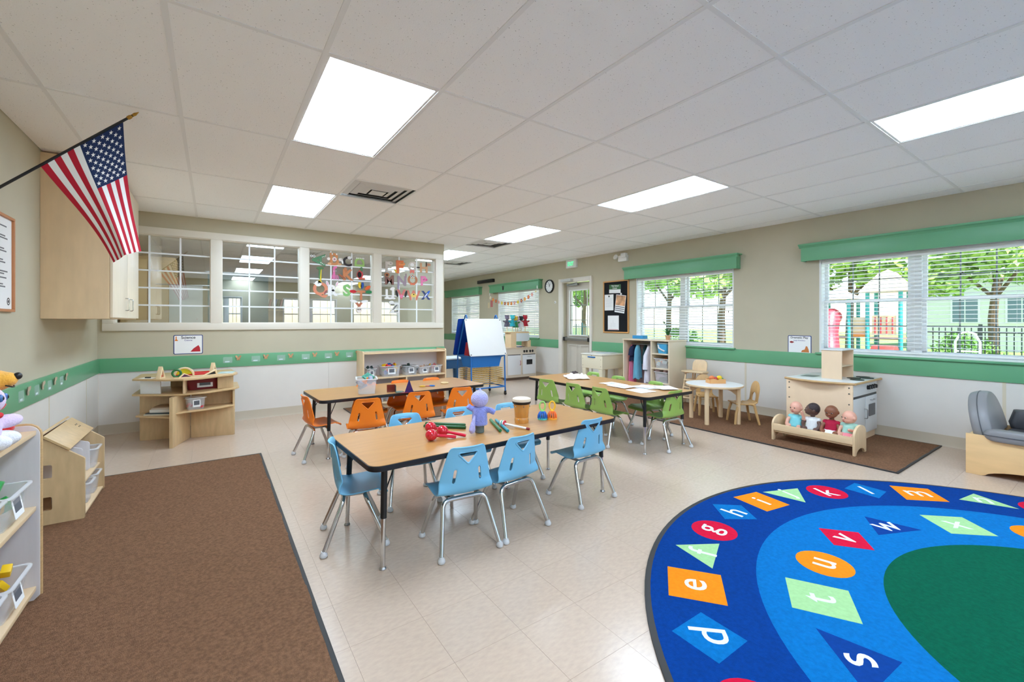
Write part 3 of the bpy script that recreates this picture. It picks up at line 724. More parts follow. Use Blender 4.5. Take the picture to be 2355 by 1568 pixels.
# =================================================================== TUBS AND SMALL TOYS
def loft(rings):                               # closed rings of equal length, bottom to top
    mb = MB(); n = len(rings[0]); vs = [p for r in rings for p in r]; fs = []
    for i in range(len(rings)-1):
        for k in range(n): fs.append((i*n+k, i*n+(k+1) % n, (i+1)*n+(k+1) % n, (i+1)*n+k))
    fs.append(tuple(range(n-1, -1, -1))); fs.append(tuple((len(rings)-1)*n+k for k in range(n)))
    return mb.add(vs, fs)
def ring(w, d, r, z): return [(x, y, z) for x, y in rrect(w, d, r, 4)]
CONT = [flat('toy_red', (208,36,40), .4), flat('toy_yellow', (246,200,32), .4), flat('toy_blue', (30,96,190), .4), flat('toy_green', (40,168,74), .4), flat('toy_orange', (240,130,40), .4), flat('toy_dark', (40,60,58), .5)]
def tub(name, label, x, y, z, rz, w, d, h, fill=(), group=None, body=None, tagm=True, fillh=.5, seed=1):
    t = thing(name, label, 'bin', (x, y, z), rz, group); b = body or TUB
    w0, d0 = w*.86, d*.86
    loft([ring(w0, d0, .02, 0), ring(w, d, .025, h-.012), ring(w+.0, d+.0, .025, h), ring(w-.008, d-.008, .022, h), ring(w0-.008, d0-.008, .018, .004)]).obj('tub', b, t)
    o = [rrect(w+.024, d+.024, .03, 4), rrect(w-.004, d-.004, .022, 4)]
    MB().prism(o[0], h-.007, h+.001, None, [o[1][::-1]]).obj('rim', TUBR if body is None else b, t, .0015)
    if tagm:                                   # paper name card with a printed picture
        M = tr(0, -(d0+(d-d0)*.55)/2-.0035, h*.52) @ rot('X', 90+math.degrees(math.atan((d-d0)/2/h))*-1)
        MB().prism(rrect(w*.42, h*.62, .003, 2), 0, .0012, M).obj('name_card', PAPER, t)
        c = MB().prism(rrect(w*.3, h*.36, .002, 2), .0012, .0016, M @ tr(0, h*.04, 0)).obj('card_picture', flat('card_grey', (92,96,104), .6), t)
    rnd = random.Random(seed)
    for m, cnt, size in fill:
        mb = MB()
        for k in range(cnt):
            px, py = rnd.uniform(-.36, .36)*w, rnd.uniform(-.36, .36)*d; pz = h*fillh*rnd.uniform(.35, 1.25)+.01
            mb.cbox((px, py, pz), (size*rnd.uniform(.7, 1.5), size*rnd.uniform(.6, 1.1), size*rnd.uniform(.35, .8)), Matrix.Rotation(rnd.uniform(0, 3), 4, Vector((rnd.uniform(-1, 1), rnd.uniform(-1, 1), 1)).normalized()))
        q = mb.obj('toy_contents', m, t, size*.08); q['kind'] = 'stuff'
    return t

# =================================================================== LEFT SIDE
# ---- low open shelf on the brown carpet
sh = thing('open_shelf', 'maple open shelf of clear tubs against the left wall', 'shelf', (-1.05, 1.6, .011))
def shelf_side(y0, y1, name):
    d = .396; hh = .80
    pr = [(0, 0), (d-.02, 0), (d, .02), (d, hh-.045)] + [(d-.045+.045*math.cos(R(a)), hh-.045+.045*math.sin(R(a))) for a in (15, 30, 45, 60, 75, 90)] + [(0, hh)]
    MB().prism(pr, -y1, -y0, basis((0,0,0), (1,0,0), (0,0,1))).obj(name, LAMG, sh, .002)
    MB().tube([(d-.001, (y0+y1)/2, .02), (d-.001, (y0+y1)/2, hh-.05)] + [(d-.046+.045*math.cos(R(a)), (y0+y1)/2, hh-.045+.045*math.sin(R(a))) for a in (20, 45, 70, 90)] + [(.01, (y0+y1)/2, hh-.001)], .0085, 8).obj('rounded_edge', EDGEW, sh)
shelf_side(1.265, 1.29, 'end_panel'); shelf_side(.0, .025, 'end_panel')
MB().box(0, .012, .025, 1.265, .03, .80).obj('back_panel', LAMG, sh)
for z, nm in ((.755, 'top_board'), (.41, 'shelf_board'), (.045, 'bottom_board')):
    MB().box(.012, .385, .025, 1.265, z, z+.02).obj(nm, MAPLEX, sh, .003)
MB().box(.33, .345, .025, 1.265, 0, .045).obj('kick_board', MAPLE, sh)
GT = 'clear tubs on the open shelf'
T_ = R(90)
tub('storage_tub', 'frosted tub with green animal toys on the upper shelf', -.83, 2.66, .442, T_, .24, .33, .14, [(CONT[3], 7, .06), (CONT[1], 4, .05)], GT, fillh=.8, seed=3)
tub('storage_tub', 'nearly empty frosted tub on the upper shelf beside the green animals', -.83, 2.38, .442, T_, .24, .33, .15, [(CONT[4], 3, .05)], GT, fillh=.3, seed=4)
tub('storage_tub', 'frosted tub heaped with red, yellow and blue bricks on the lower shelf', -.83, 2.66, .077, T_, .24, .33, .14, [(CONT[0], 9, .05), (CONT[1], 8, .05), (CONT[2], 9, .05), (CONT[3], 4, .05)], GT, fillh=.85, seed=5)
tub('storage_tub', 'frosted tub with blue pieces on the lower shelf beside the coloured bricks', -.83, 2.38, .077, T_, .24, .33, .15, [(CONT[2], 6, .06), (CONT[1], 3, .05)], GT, fillh=.4, seed=6)
tub('storage_tub', 'frosted tub of yellow pieces at the near end of the lower shelf', -.83, 2.1, .077, T_, .24, .33, .15, [(CONT[1], 8, .05)], GT, fillh=.5, seed=8)
# ---- plush toys on the shelf
def fur(n, c): return mat(n, c, .95, var=.08, vscale=40, bump=.5, bscale=160, sheen=.4)
PR, PY_, PLIL, PWH = fur('plush_red', (214,36,40)), fur('plush_amber', (244,178,66)), fur('plush_lilac', (222,200,232)), fur('plush_white', (238,238,246))
t = thing('plush_toy', 'red hooded plush toy with amber muzzle, sitting on the open shelf', 'plush toy', (-.845, 2.73, .787)); t.scale = (1.1, 1.1, 1.1)
b = MB(); b.ball((0,0,.09), (.075,.07,.1)); b.ball((.01,0,.235), (.07,.07,.075)); b.ball((.06,.07,.03), (.06,.035,.03)); b.ball((.06,-.07,.03), (.06,.035,.03)); b.ball((.04,.09,.12), (.05,.03,.03)); b.ball((.04,-.09,.12), (.05,.03,.03))
soft(b.obj('body', PR, t), .008)
b = MB(); b.ball((.075,.0,.225), (.055,.05,.043)); b.ball((.11,0,.228), (.035,.036,.03)); soft(b.obj('muzzle', PY_, t), .006)
MB().ball((.142,.0,.24), (.013,.014,.014)).obj('nose', BLACK, t)
MB().tube([(.118,-.03,.208),(.13,-.012,.2),(.133,0,.199),(.13,.012,.2),(.118,.03,.208)], .0025, 6).obj('mouth', BLACK, t)
for s in (-1, 1): MB().ball((.06,s*.026,.27), .009).obj('eye', BLACK, t)
t = thing('plush_toy', 'lilac and white plush toy with red neckerchief on the open shelf', 'plush toy', (-.735, 2.52, .787)); t.scale = (1.05, 1.05, 1.0)
b = MB(); b.ball((0,0,.075), (.055,.055,.075)); b.ball((.01,0,.19), (.055,.06,.058)); b.ball((.045,.075,.095), (.035,.06,.028), M=rot('Z', -25)); b.ball((.0,-.07,.1), (.03,.05,.026))
soft(b.obj('body', PLIL, t), .007)
for s in (-1, 1): soft(MB().ball((.045,s*.045,.032), (.05,.036,.033)).obj('leg', PWH, t), .008)
for s in (-1, 1): soft(MB().ball((-.005,s*.035,.245), (.014,.022,.04)).obj('ear', PWH, t), .006)
MB().ball((.0,0,.13), (.058,.06,.022)).obj('neckerchief', mat('red_cloth', (200,26,36), .8), t)
for s in (-1, 1):
    e = MB().ball((.057,s*.022,.2), (.008,.013,.015)).obj('eye', flat('eye_blue', (70,110,170), .2), t); MB().ball((.063,s*.022,.2), (.004,.006,.008)).obj('pupil', BLACK, e)
# ---- little house shaped unit
hs = thing('house_shelf', 'low birch house shaped unit with slanted roof and open front', 'shelf', (-1.04, 3.88, .011))
side = [(0,0),(.352,0),(.356,.006),(.356,.385),(.352,.392),(.175,.535),(.15,.545),(0,.43)]
hol = [[(x, z) for x, z in [(.165+p[0], zc+p[1]) for p in rrect(.085, .085, .012, 4)]] for zc in (.33, .13)]
for y0 in (0, .605): MB().prism(side, -y0-.02, -y0, basis((0,0,0), (1,0,0), (0,0,1)), [h[::-1] for h in hol] if y0 == 0 else ()).obj('side_panel', BIRCH, hs, .0015 if y0 else 0)
def board(p, q, th, y0, y1, name, m):          # sloping board: section from p to q in (x, z)
    d = Vector((q[0]-p[0], q[1]-p[1])).normalized(); n = Vector((-d.y, d.x))*th
    pr = [p, q, (q[0]+n.x, q[1]+n.y), (p[0]+n.x, p[1]+n.y)]
    return MB().prism(pr, -y1, -y0, basis((0,0,0), (1,0,0), (0,0,1))).obj(name, m, hs, .002)
board((.285,.452), (.165,.549), -.014, -.012, .637, 'roof_board', BIRCHX); board((-.01,.43), (.162,.562), .014, -.012, .637, 'roof_board', BIRCHX)
for k in range(2):
    for s in (0, .018): MB().prism(circ(.005, 10), 0, .0015, basis((.21+s, .5+.06*k*0+.03*k, .5125-s*.81+.0), (.777,0,-.629), (0,1,0)) @ tr(0,0,.0145)).obj('slot', BLACK, hs)
MB().box(0, .012, .02, .605, 0, .43).obj('back_panel', BIRCH, hs); MB().box(.012, .35, .02, .605, .008, .022).obj('bottom_board', MAPLEX, hs, .002)
MB().box(.012, .335, .02, .605, .195, .208).obj('shelf_board', MAPLEX, hs, .002)
for y in (.2, .4):
    MB().prism([(.02,.208),(.3,.208),(.31,.22),(.31,.395)]+[(.29+.02*math.cos(R(a)),.395+.02*math.sin(R(a))) for a in (0,30,60,90)]+[(.2,.45),(.02,.42)], -y-.012, -y, basis((0,0,0),(1,0,0),(0,0,1))).obj('divider', LAMG, hs, .002)
for yy, zz, l in ((.51, .25, 'clear scoop bin in the top row of the house unit'), (.3, .05, 'clear scoop bin low inside the house unit'), (.51, .05, 'clear scoop bin low at the far side of the house unit')):
    tub('scoop_bin', l, -1.04+.24, 3.88+yy, zz+.011-.028 if zz < .1 else .2195, T_, .15, .2, .14, (), 'scoop bins in the house unit', tagm=False)
# ---- wall cabinet
CABM = mat('cabinet_maple', (232,204,166), .4, var=.06, vscale=3, stretch=(5,5,1))
cb = thing('wall_cabinet', 'maple wall cabinet with chrome handles hung high beside the flag', 'cabinet', (-1.07, 4.69, 1.305))
MB().box(.0005, .385, 0, 1.48, 0, 1.255).obj('carcass', CABM, cb, .002)
CABD = mat('cabinet_door_cream', (236,222,200), .3, var=.03, vscale=3, stretch=(5,5,1))
for y0, y1, hy in ((.012, .74, .62), (.748, 1.47, .86)):
    d = MB().box(.387, .405, y0, y1, .01, 1.25).obj('door', CABD, cb, .003)
    MB().tube(bez([(.405, hy, .08), (.43, hy, .08), (.43, hy, .19), (.405, hy, .19)], 4), .005, 8).obj('handle', CHROME, d)
# ---- flag
def flagpt(s, t_):                            # s along hoist (0 canton side), t along fly
    A, B, Cc, D = Vector((-.449,0,2.494)), Vector((-.802,0,2.163)), Vector((-.498,0,1.642)), Vector((-.369,0,1.724))
    p = A.lerp(B, s).lerp(D.lerp(Cc, s), t_)
    k = math.sin(math.pi*t_)
    p.x += .05*k*(s*1.0-.35) - .015*math.sin(3.1*t_)*s*(1-t_)*2
    p.z += .012*k*(s-.4)
    p.y = 3.5 + .04*t_**.7*math.sin(6.0*s+1.0*t_+.9) + .008*t_*math.sin(17*s+2) 
    p.x += 0
    return p
fg = thing('wall_flag', 'United States flag on an angled black pole with brass tip', 'flag', (0, 0, 0))
FB = flat('flag_blue', (20,40,84), .8); FR = flat('flag_red', (186,18,46), .8); FWm = flat('flag_white', (240,238,238), .8)
for k in range(13):
    s0, s1 = k/13, (k+1)/13
    t0 = .40 if k < 7 else 0.
    o = MB().surf(lambda u, v, s0=s0, s1=s1, t0=t0: flagpt(s0+(s1-s0)*v, t0+(1-t0)*u), 30, 4).obj('stripe', FR if k % 2 == 0 else FWm, fg, smooth=180, fix=False)
o = MB().surf(lambda u, v: flagpt(v*7/13, u*.40), 20, 24).obj('canton', FB, fg, smooth=180, fix=False)
st = MB()
for r in range(9):
    for c in range(6 if r % 2 == 0 else 5):
        tc = .40*((c*2+1+(r % 2))/12); sc = (7/13)*((r+1)/10)
        P0 = flagpt(sc, tc); du = (flagpt(sc, tc+.01)-P0)/.01; dv = (flagpt(sc+.01, tc)-P0)/.01
        nrm = du.cross(dv).normalized()
        for off in (-.0012, .0012):
            pts = []
            for q in range(10):
                rr = .0135 if q % 2 == 0 else .0054; a = R(90+36*q)
                # star points toward the canton's upper edge
                pts.append(P0 + (du.normalized()*math.cos(a) - dv.normalized()*math.sin(a))*rr + nrm*off)
            st.add(pts, [tuple(range(10))])
st.obj('stars', FWm, o, smooth=0, fix=False)
pd = (Vector((-.405,3.5,2.544))-Vector((-.948,3.5,2.011))).normalized()
MB().cyl(Vector((-1.05,3.5,1.911)), Vector((-.40,3.5,2.549)), .0075, n=10).obj('pole', BLACK, fg)
MB().tube([Vector((-.43,3.5,2.5195))+pd*q for q in (0,.006,.02,.03,.05,.075)], [.008,.011,.011,.007,.009,.001], 12).obj('spear_tip', mat('brass', (170,130,62), .3, metal=1), fg)
MB().cyl((-1.07,3.5,1.892), (-1.035,3.5,1.926), .016, n=12).obj('bracket', BLACK, fg)
# ---- framed notice
fn = thing('framed_notice', 'wood framed printed notice with round black emblem on left wall', 'notice', (0, 0, 0))
M = LW(3.86, 1.645)
WF = mat('notice_wood', (196,132,88), .45, var=.06, vscale=8)
for a, b, c, d in ((-.27,.27,-.30,-.283),(-.27,.27,.283,.30),(-.27,-.253,-.283,.283),(.253,.27,-.283,.283)): MB().prism([(a,c),(b,c),(b,d),(a,d)], 0, .018, M).obj('frame_rail', WF, fn, .002)
MB().prism(rrect(.51,.57,.002,2), 0, .005, M).obj('sheet', PAPER, fn)
INK = flat('print_grey', (110,110,114), .7)
for k, z in enumerate((.23,.17,.155,.09,.075,.02,.005,-.05,-.065,-.09,-.13,-.145)):
    wd = (.3 if k else .38)*(.75+.25*((k*7) % 5)/4); MB().prism([(-.1-wd/2+.2*0,z-.004),(-.1+wd*.95,z-.004),(-.1+wd*.95,z+.004),(-.1-wd/2,z+.004)], .005, .0056, M).obj('printed_line', INK, fn)
MB().prism(circ(.024, 24, .2, -.235), .005, .0058, M, [circ(.017, 24, .2, -.235)[::-1]]).obj('emblem_ring', BLACK, fn); MB().prism(circ(.011, 6, .2, -.235), .005, .0058, M).obj('emblem_mark', BLACK, fn)
# ---- butterflies and clear pockets on the rails
WINGP = [(.003,.004),(.012,.03),(.03,.04),(.036,.028),(.028,.01),(.018,.002),(.022,-.012),(.015,-.026),(.006,-.02),(.003,-.008)]
BUT = mat('butterfly_paper', (206,160,120), .7, var=.12, vscale=60); BUT2 = mat('butterfly_grey', (176,160,138), .7, var=.15, vscale=60)
def butterfly(M, label, group, m):
    t = thing('paper_butterfly', label, 'paper butterfly', M.translation, 0, group); Mr = M.to_3x3().to_4x4()
    for s in (-1, 1):
        mb = MB(); mb.T = Mr @ Matrix.Diagonal((s,1,1,1)) @ rot('Y', -22); mb.prism(WINGP, .001, .0022); mb.obj('wing', m, t)
    mb = MB(); mb.T = Mr; mb.tube([(0,-.022,.004),(0,.02,.005)], .0028, 6); mb.obj('body', m, t)
def pocket(M, label, group):
    t = thing('clear_pocket', label, 'name pocket', M.translation, 0, group); Mr = M.to_3x3().to_4x4()
    mb = MB(); mb.T = Mr; mb.prism(rrect(.1,.075,.004,2), .0004, .0016); mb.obj('sleeve', CLEARP, t)
    mb = MB(); mb.T = Mr; mb.prism([(-.03,-.03),(.02,-.03),(.02,-.015),(-.03,-.015)], .0016, .0022); mb.obj('card', mat('card_pale', (214,236,236), .25), t)
NB = ['next to the science sign', 'second along from the science sign', 'third along from the science sign', 'third back from the white shelf', 'second back from the white shelf', 'touching the white shelf top']
for k, x in enumerate((.269, .58, .878, 1.183, 1.481, 1.775)):
    butterfly(BW(x, .806, .018), 'tan paper butterfly on the green rail, '+NB[k], 'paper butterflies on the partition rail', BUT)
    if k < 6: pocket(BW(x-.115, .79, .018), 'clear name pocket on the green rail, '+NB[k], 'clear pockets on the partition rail')
NB = ['nearest the plush toys', 'second from the plush toys', 'third from the plush toys', 'above the house unit roof']
for k, y in enumerate((4.33, 4.64, 4.94, 5.26)):
    butterfly(LW(y, .80, .018), 'grey-tan paper butterfly on the left wall rail, '+NB[k], 'paper butterflies on the left rail', BUT2)
    pocket(LW(y-.1, .785, .018), 'clear name pocket on the left wall rail, '+NB[k], 'clear pockets on the left rail')
# ---- wall signs
NAVYT = flat('sign_navy', (26,58,124), .5)
def sign(name, label, M, w, h, l1, l2, s1):
    t = thing(name, label, 'wall sign', M.translation); Mr = M.to_3x3().to_4x4()
    mb = MB(); mb.T = Mr; mb.prism(rrect(w, h, .014, 5), 0, .003); mb.obj('border', NAVYT, t)
    mb = MB(); mb.T = Mr; mb.prism(rrect(w-.016, h-.016, .009, 5), .003, .0036); mb.obj('face', PAPER, t)
    text('title', l1, .05, flat('sign_ink', (30,30,40), .6), t, Mr @ tr(.0, h*.37, .004) @ Matrix.Scale(s1, 4), .0006, .0008)
    text('subtitle', l2, .05, flat('sign_violet', (120,110,160), .6), t, Mr @ tr(0, h*.22, .004) @ Matrix.Scale(s1*.55, 4), .0006, .0008)
    return t, Mr
t, Mr = sign('science_sign', 'white wall sign with blue border reading Science', BW(-.25, 1.0, .0), .29, .235, 'Science', 'Ciencia', .95)
mb = MB(); mb.T = Mr; mb.prism([(-.125,.1),(-.115,.1),(-.115,.07),(-.1,.045),(-.135,.045),(-.125,.07)], .0036, .0042); mb.obj('flask_picture', flat('print_orange', (226,130,50), .6), t)
mb = MB(); mb.T = Mr; mb.prism([(.02,-.09),(.12,-.09),(.115,-.04),(.1,-.01),(.075,-.03),(.05,-.05)], .0036, .0042); mb.obj('red_picture', flat('print_red', (190,28,44), .6), t)
t, Mr = sign('dramatic_play_sign', 'white wall sign with navy border reading Dramatic Play', RW(2.48, .985, .0), .27, .235, 'Dramatic Play', 'Juego Dramático', .72)
mb = MB(); mb.T = Mr; mb.prism([(-.115,.03),(-.1,.045),(-.075,.04),(-.06,.028),(-.085,.018),(-.105,.02)], .0036, .0042); mb.obj('hat_picture', flat('print_maroon', (160,50,50), .6), t)
mb = MB(); mb.T = Mr; mb.prism([(.02,-.095),(.11,-.095),(.105,-.06),(.09,-.02),(.075,-.015),(.06,-.06),(.03,-.07)], .0036, .0042); mb.obj('toys_picture', flat('print_tan', (204,124,66), .6), t)
# ---- science station
ss = thing('science_station', 'tiered birch discovery station below the science sign', 'play station', (0, 0, 0))
TOP = [(-.685,5.88),(-.40,5.64),(-.25,5.58),(-.1,5.62),(.205,5.84),(.235,5.95),(.19,6.42),(-.67,6.40)]
def slab(poly, z0, z1, name, m): return MB().prism(poly, z0, z1).obj(name, m, ss, .003)
slab(TOP, .672, .69, 'top_board', BIRCHX)
slab([(-.69,5.90),(-.40,5.70),(-.25,5.655),(-.05,5.68),(.21,5.84),(.25,5.93),(.25,6.40),(-.67,6.42)], .512, .53, 'middle_board', BIRCHX)
def panel(p, q, z0, z1, th, name, m):
    d = Vector((q[0]-p[0], q[1]-p[1])).normalized(); n = Vector((-d.y, d.x))*th/2
    return slab([(p[0]+n.x,p[1]+n.y),(p[0]-n.x,p[1]-n.y),(q[0]-n.x,q[1]-n.y),(q[0]+n.x,q[1]+n.y)], z0, z1, name, m)
panel((-.351,5.556), (-.22,5.96), 0, .512, .03, 'fin_panel', BIRCH); panel((-.2,5.955), (.192,5.845), 0, .325, .02, 'lower_panel', BIRCH)
panel((-.2,6.02), (.2,6.0), .325, .512, .016, 'back_panel', BIRCH); panel((.192,5.85), (.21,6.3), 0, .512, .02, 'end_panel', BIRCH)
panel((-.636,6.1), (-.24,6.03), 0, .512, .02, 'lower_panel', BIRCH); panel((-.64,6.1), (-.62,6.38), 0, .512, .02, 'end_panel', BIRCH)
slab([(-.345,5.60),(-.25,5.66),(-.1,5.70),(.06,5.745),(.197,5.83),(.2,6.0),(-.2,6.02),(-.245,5.95)], .325, .342, 'curved_shelf', BIRCHX)
slab([(-.665,5.93),(-.375,5.66),(-.352,5.62),(-.24,5.98),(-.26,6.03),(-.63,6.09)], .285, .302, 'curved_shelf', BIRCHX)
panel((-.62,5.90), (-.45,5.80), .53, .672, .016, 'riser_panel', WHITE); panel((-.25,5.66), (-.24,5.80), .53, .672, .022, 'riser_panel', MAPLE); panel((.04,5.86), (.19,5.90), .53, .672, .018, 'riser_panel', BIRCH); panel((-.4,6.3), (.1,6.3), .53, .672, .016, 'riser_panel', BIRCH)
# things on it
tub('red_bin', 'deep red bin with a white card between the station boards', -.09, 6.02, .5305, R(8), .34, .24, .115, (), None, flat('dark_red_plastic', (128,22,30), .35))
tub('picture_tub', 'clear tub with a printed card on the station shelf', -.16, 5.79, .343, R(14), .165, .13, .125, [(CONT[0], 4, .03)], None, fillh=.3)
for k, (c, w, d, h, l) in enumerate(((( 214,206,190), .27, .2, .012, 'bottom cream board puzzle in the stack on the station shelf'), ((70,78,82), .26, .2, .01, 'dark patterned board puzzle in the station stack'), ((222,214,204), .22, .17, .03, 'thick white book in the station stack'), ((200,180,160), .21, .17, .016, 'tan book in the station stack'), ((150,120,90), .2, .16, .012, 'brown book on top of the station stack'))):
    o = MB().box(-w/2, w/2, -d/2, d/2, 0, h).obj('picture_book', flat('stackbook%d' % k, c, .5), None, .002); o.location = (-.43+.008*k, 5.905+.006*k, .3025+[0,.0125,.023,.0535,.07][k]); o.rotation_euler = (0,0,R(-30+3*k)); tag(o, l, 'book', 'books stacked in the station')
WB = mat('block_pale_wood', (232,206,166), .45)
def aframe(x, y, deg, label, c):
    t = thing('arch_block', label, 'toy block', (x, y, .6905), R(deg)); 
    MB().prism([(-.048,0),(.048,0),(0,.125)], -.02, .02, XZ, [[(-.028,.014),(0,.092),(.028,.014)][::-1]]).obj('frame', WB, t, .002)
    MB().prism([(-.028,.014),(.028,.014),(0,.092)], -.003, .003, XZ).obj('colour_pane', c, t)
aframe(-.45, 5.79, 65, 'triangular wooden block with red pane standing on the station', flat('pane_red', (200,60,50), .2)); aframe(.0, 6.0, 62, 'triangular wooden block standing at the sheet end of the station', flat('pane_blue', (60,80,150), .2))
t = thing('rainbow_block', 'half round wooden block with green and yellow panes on the station', 'toy block', (-.26, 5.95, .6905), R(-5))
def halfring(r0, r1): return [(r1*math.cos(R(a)), r1*math.sin(R(a))) for a in range(0, 181, 12)] + [(r0*math.cos(R(a)), r0*math.sin(R(a))) for a in range(180, -1, -12)]
MB().prism(halfring(.075,.092), -.02, .02, XZ).obj('arch_frame', WB, t, .002); MB().prism([(.074*math.cos(R(a)), .074*math.sin(R(a))) for a in range(0,181,12)], -.003, .003, XZ).obj('colour_pane', flat('pane_yellow', (222,210,50), .2), t)
o = thing('toy_tape_roll', 'small green ring toy beside the half round block', 'toy', (-.32, 5.83, .6905)); MB().tube([(.036*math.cos(R(a)), 0, .04+.036*math.sin(R(a))) for a in range(0,360,20)], .011, 8, True).obj('ring', flat('ring_green', (40,110,60), .4), o)
o = thing('window_block', 'low triangular wooden block with violet pane near the red tray', 'toy block', (-.235, 5.715, .6905), R(18)); MB().prism([(-.07,0),(.07,0),(-.02,.05)], -.015, .015, XZ, [[(-.05,.008),(.045,.008),(-.018,.038)][::-1]]).obj('frame', WB, o, .0015); MB().prism([(-.05,.008),(.045,.008),(-.018,.038)], -.002, .002, XZ).obj('colour_pane', flat('pane_violet', (110,60,100), .2), o)
o = thing('window_block', 'low triangular wooden block with black pane beside the tall triangle', 'toy block', (-.03, 5.83, .6905), R(30)); MB().prism([(-.08,0),(.075,0),(.06,.06)], -.015, .015, XZ, [[(-.045,.008),(.06,.008),(.05,.043)][::-1]]).obj('frame', WB, o, .0015); MB().prism([(-.045,.008),(.06,.008),(.05,.043)], -.002, .002, XZ).obj('colour_pane', BLACK, o)
o = thing('red_tray', 'flat red tray lying on the station top', 'tray', (-.18, 6.06, .6905)); MB().prism(rrect(.34,.24,.02,4), 0, .004).obj('base', CONT[0], o); MB().prism(rrect(.34,.24,.02,4), .004, .014, None, [rrect(.33,.23,.018,4)[::-1]]).obj('lip', CONT[0], o)
o = thing('magnet_card', 'white card with black magnet bar on the station corner', 'card', (-.56, 5.88, .6905), R(-35)); MB().box(-.07,.07,-.035,.035,0,.002).obj('card', PAPER, o); MB().box(-.025,.025,-.01,.01,.002,.014).obj('magnet', BLACK, o, .002)
o = MB().prism(rrect(.15,.2,.006,3), 0, .003).obj('clear_sheet', mat('acetate', (222,236,244), .12)); o.location = (.13, 6.02, .6905); o.rotation_euler = (0,0,R(-12)); tag(o, 'glossy clear plastic sheet on the end of the science station', 'sheet')
# =================================================================== BACK AREA
bs = thing('storage_shelf', 'white backed maple storage shelf of toy tubs under the observation window', 'shelf', (1.76, 6.3, .011))
for x0 in (0, 1.29):
    MB().prism([(0,0),(.33,0),(.33,.84),(.02,.84),(0,.82)], x0, x0+.022, basis((0,0,0),(0,1,0),(0,0,1))).obj('end_panel', MAPLE, bs, .003)
MB().box(.022, 1.29, .318, .33, .03, .82).obj('back_panel', mat('shelf_back_white', (226,222,226), .5), bs)
for z, nm in ((.795, 'top_board'), (.43, 'shelf_board'), (.06, 'bottom_board')): MB().box(.022, 1.29, .004, .318, z, z+.022).obj(nm, MAPLEX, bs, .003)
MB().box(.645, .665, .01, .318, .082, .43).obj('divider', MAPLE, bs, .002); MB().box(.022, 1.29, .03, .045, 0, .06).obj('kick_board', MAPLE, bs)
GB = 'toy tubs on the storage shelf'
for k, (x, w, d, h, fill, l) in enumerate(((.14, .135, .2, .13, [(CONT[5], 4, .05)], 'dark filled tub with card beside the orange table end of the shelf'), (.43, .27, .24, .155, [(CONT[0], 7, .045), (CONT[1], 8, .045), (CONT[2], 8, .05), (CONT[3], 5, .04)], 'widest tub, heaped with bright coloured toys'), (.74, .21, .22, .14, [(CONT[5], 5, .08)], 'tub with dark green cloth toys on the storage shelf'), (.965, .17, .2, .11, [(flat('toy_tan', (190,160,140)), 7, .035)], 'small tub of tan pieces on the storage shelf'), (1.165, .19, .2, .125, [(flat('toy_pink', (196,110,110)), 9, .03), (CONT[1], 4, .03)], 'tub of pink and yellow pieces at the easel end of the shelf'))):
    tub('toy_tub', l, 1.76+x, 6.3+.14, .4635, 0, w, d, h, fill, GB, fillh=.85, seed=20+k)
for x, fill, l in ((.2, [(CONT[0], 8, .06), (CONT[1], 4, .05)], 'tub of red toys on the lowest storage shelf'), (.48, [(CONT[3], 6, .06), (CONT[2], 6, .06)], 'tub of green and blue toys on the lowest storage shelf'), (.95, [(CONT[2], 10, .07), (CONT[3], 4, .04)], 'large tub of blue toys on the lowest storage shelf')):
    tub('toy_tub', l, 1.76+x, 6.3+.15, .0935, 0, .26, .25, .2, fill, GB, None, False, .9, seed=int(x*100))
# ---- teaching easel on casters, facing -y
es = thing('teaching_easel', 'blue metal teaching easel with whiteboard, bin and wire rack on casters', 'easel', (3.87, 6.56, 0))
hw = .335
def bar(p, q, r=.0125, name='frame_tube', m=BLUEFR): return MB().cyl(p, q, r, n=10).obj(name, m, es)
for s in (-1, 1):
    bar((s*hw, -.26, .07), (s*hw, -.235, .70)); bar((s*hw, .26, .07), (s*hw, .235, .70))
    bar((s*hw, -.235, .70), (s*(hw-.03), -.03, 1.36)); bar((s*hw, .235, .70), (s*(hw-.03), .03, 1.36))
    MB().tube([(s*(hw-.03), .03*math.cos(R(a)), 1.36+.03*math.sin(R(a))) for a in range(0, 181, 30)], .0125, 8).obj('top_bend', BLUEFR, es)
    bar((s*hw, -.255, .15), (s*hw, .255, .15)); bar((s*hw, -.235, .69), (s*hw, .235, .69))
    for sy in (-1, 1):
        c = MB().cyl((s*hw-.012, sy*.26, .03), (s*hw+.012, sy*.26, .03), .03, n=16).obj('caster_wheel', BLACK, es, .004)
        MB().box(s*hw-.018, s*hw+.018, sy*.26-.012, sy*.26+.012, .045, .075).obj('caster_fork', BLACK, c, .003)
for y in (-.255, .255): bar((-hw, y, .15), (hw, y, .15)); bar((-hw, y*.92, .69), (hw, y*.92, .69))
ang = math.degrees(math.atan2(.205, .66))
Mb = tr(0, -.262, .695) @ rot('X', 90-ang)
MB().prism(rrect(.735, .66, .035, 6), -.012, .0, Mb @ tr(0, .335, .0)).obj('whiteboard', mat('whiteboard_face', (224,221,218), .35), es, .002)
for x in (-.34, .34):
    for z in (.03, .64): MB().prism(circ(.009, 12), 0, .004, Mb @ tr(x, z, .0)).obj('board_screw', BLACK, es)
Mk = tr(0, .262, .695) @ rot('Z', 180) @ rot('X', 90-ang)
MB().prism(rrect(.70, .66, .02, 4), -.012, .0, Mk @ tr(.07, .335, .0)).obj('rear_board', mat('chart_blue_vinyl', (16,60,150), .25), es)
pc = MB().prism(rrect(.66, .62, .01, 3), 0, .008, Mk @ tr(.0, .33, .001)).obj('pocket_chart', mat('chart_blue_vinyl', (16,60,150), .25), es)
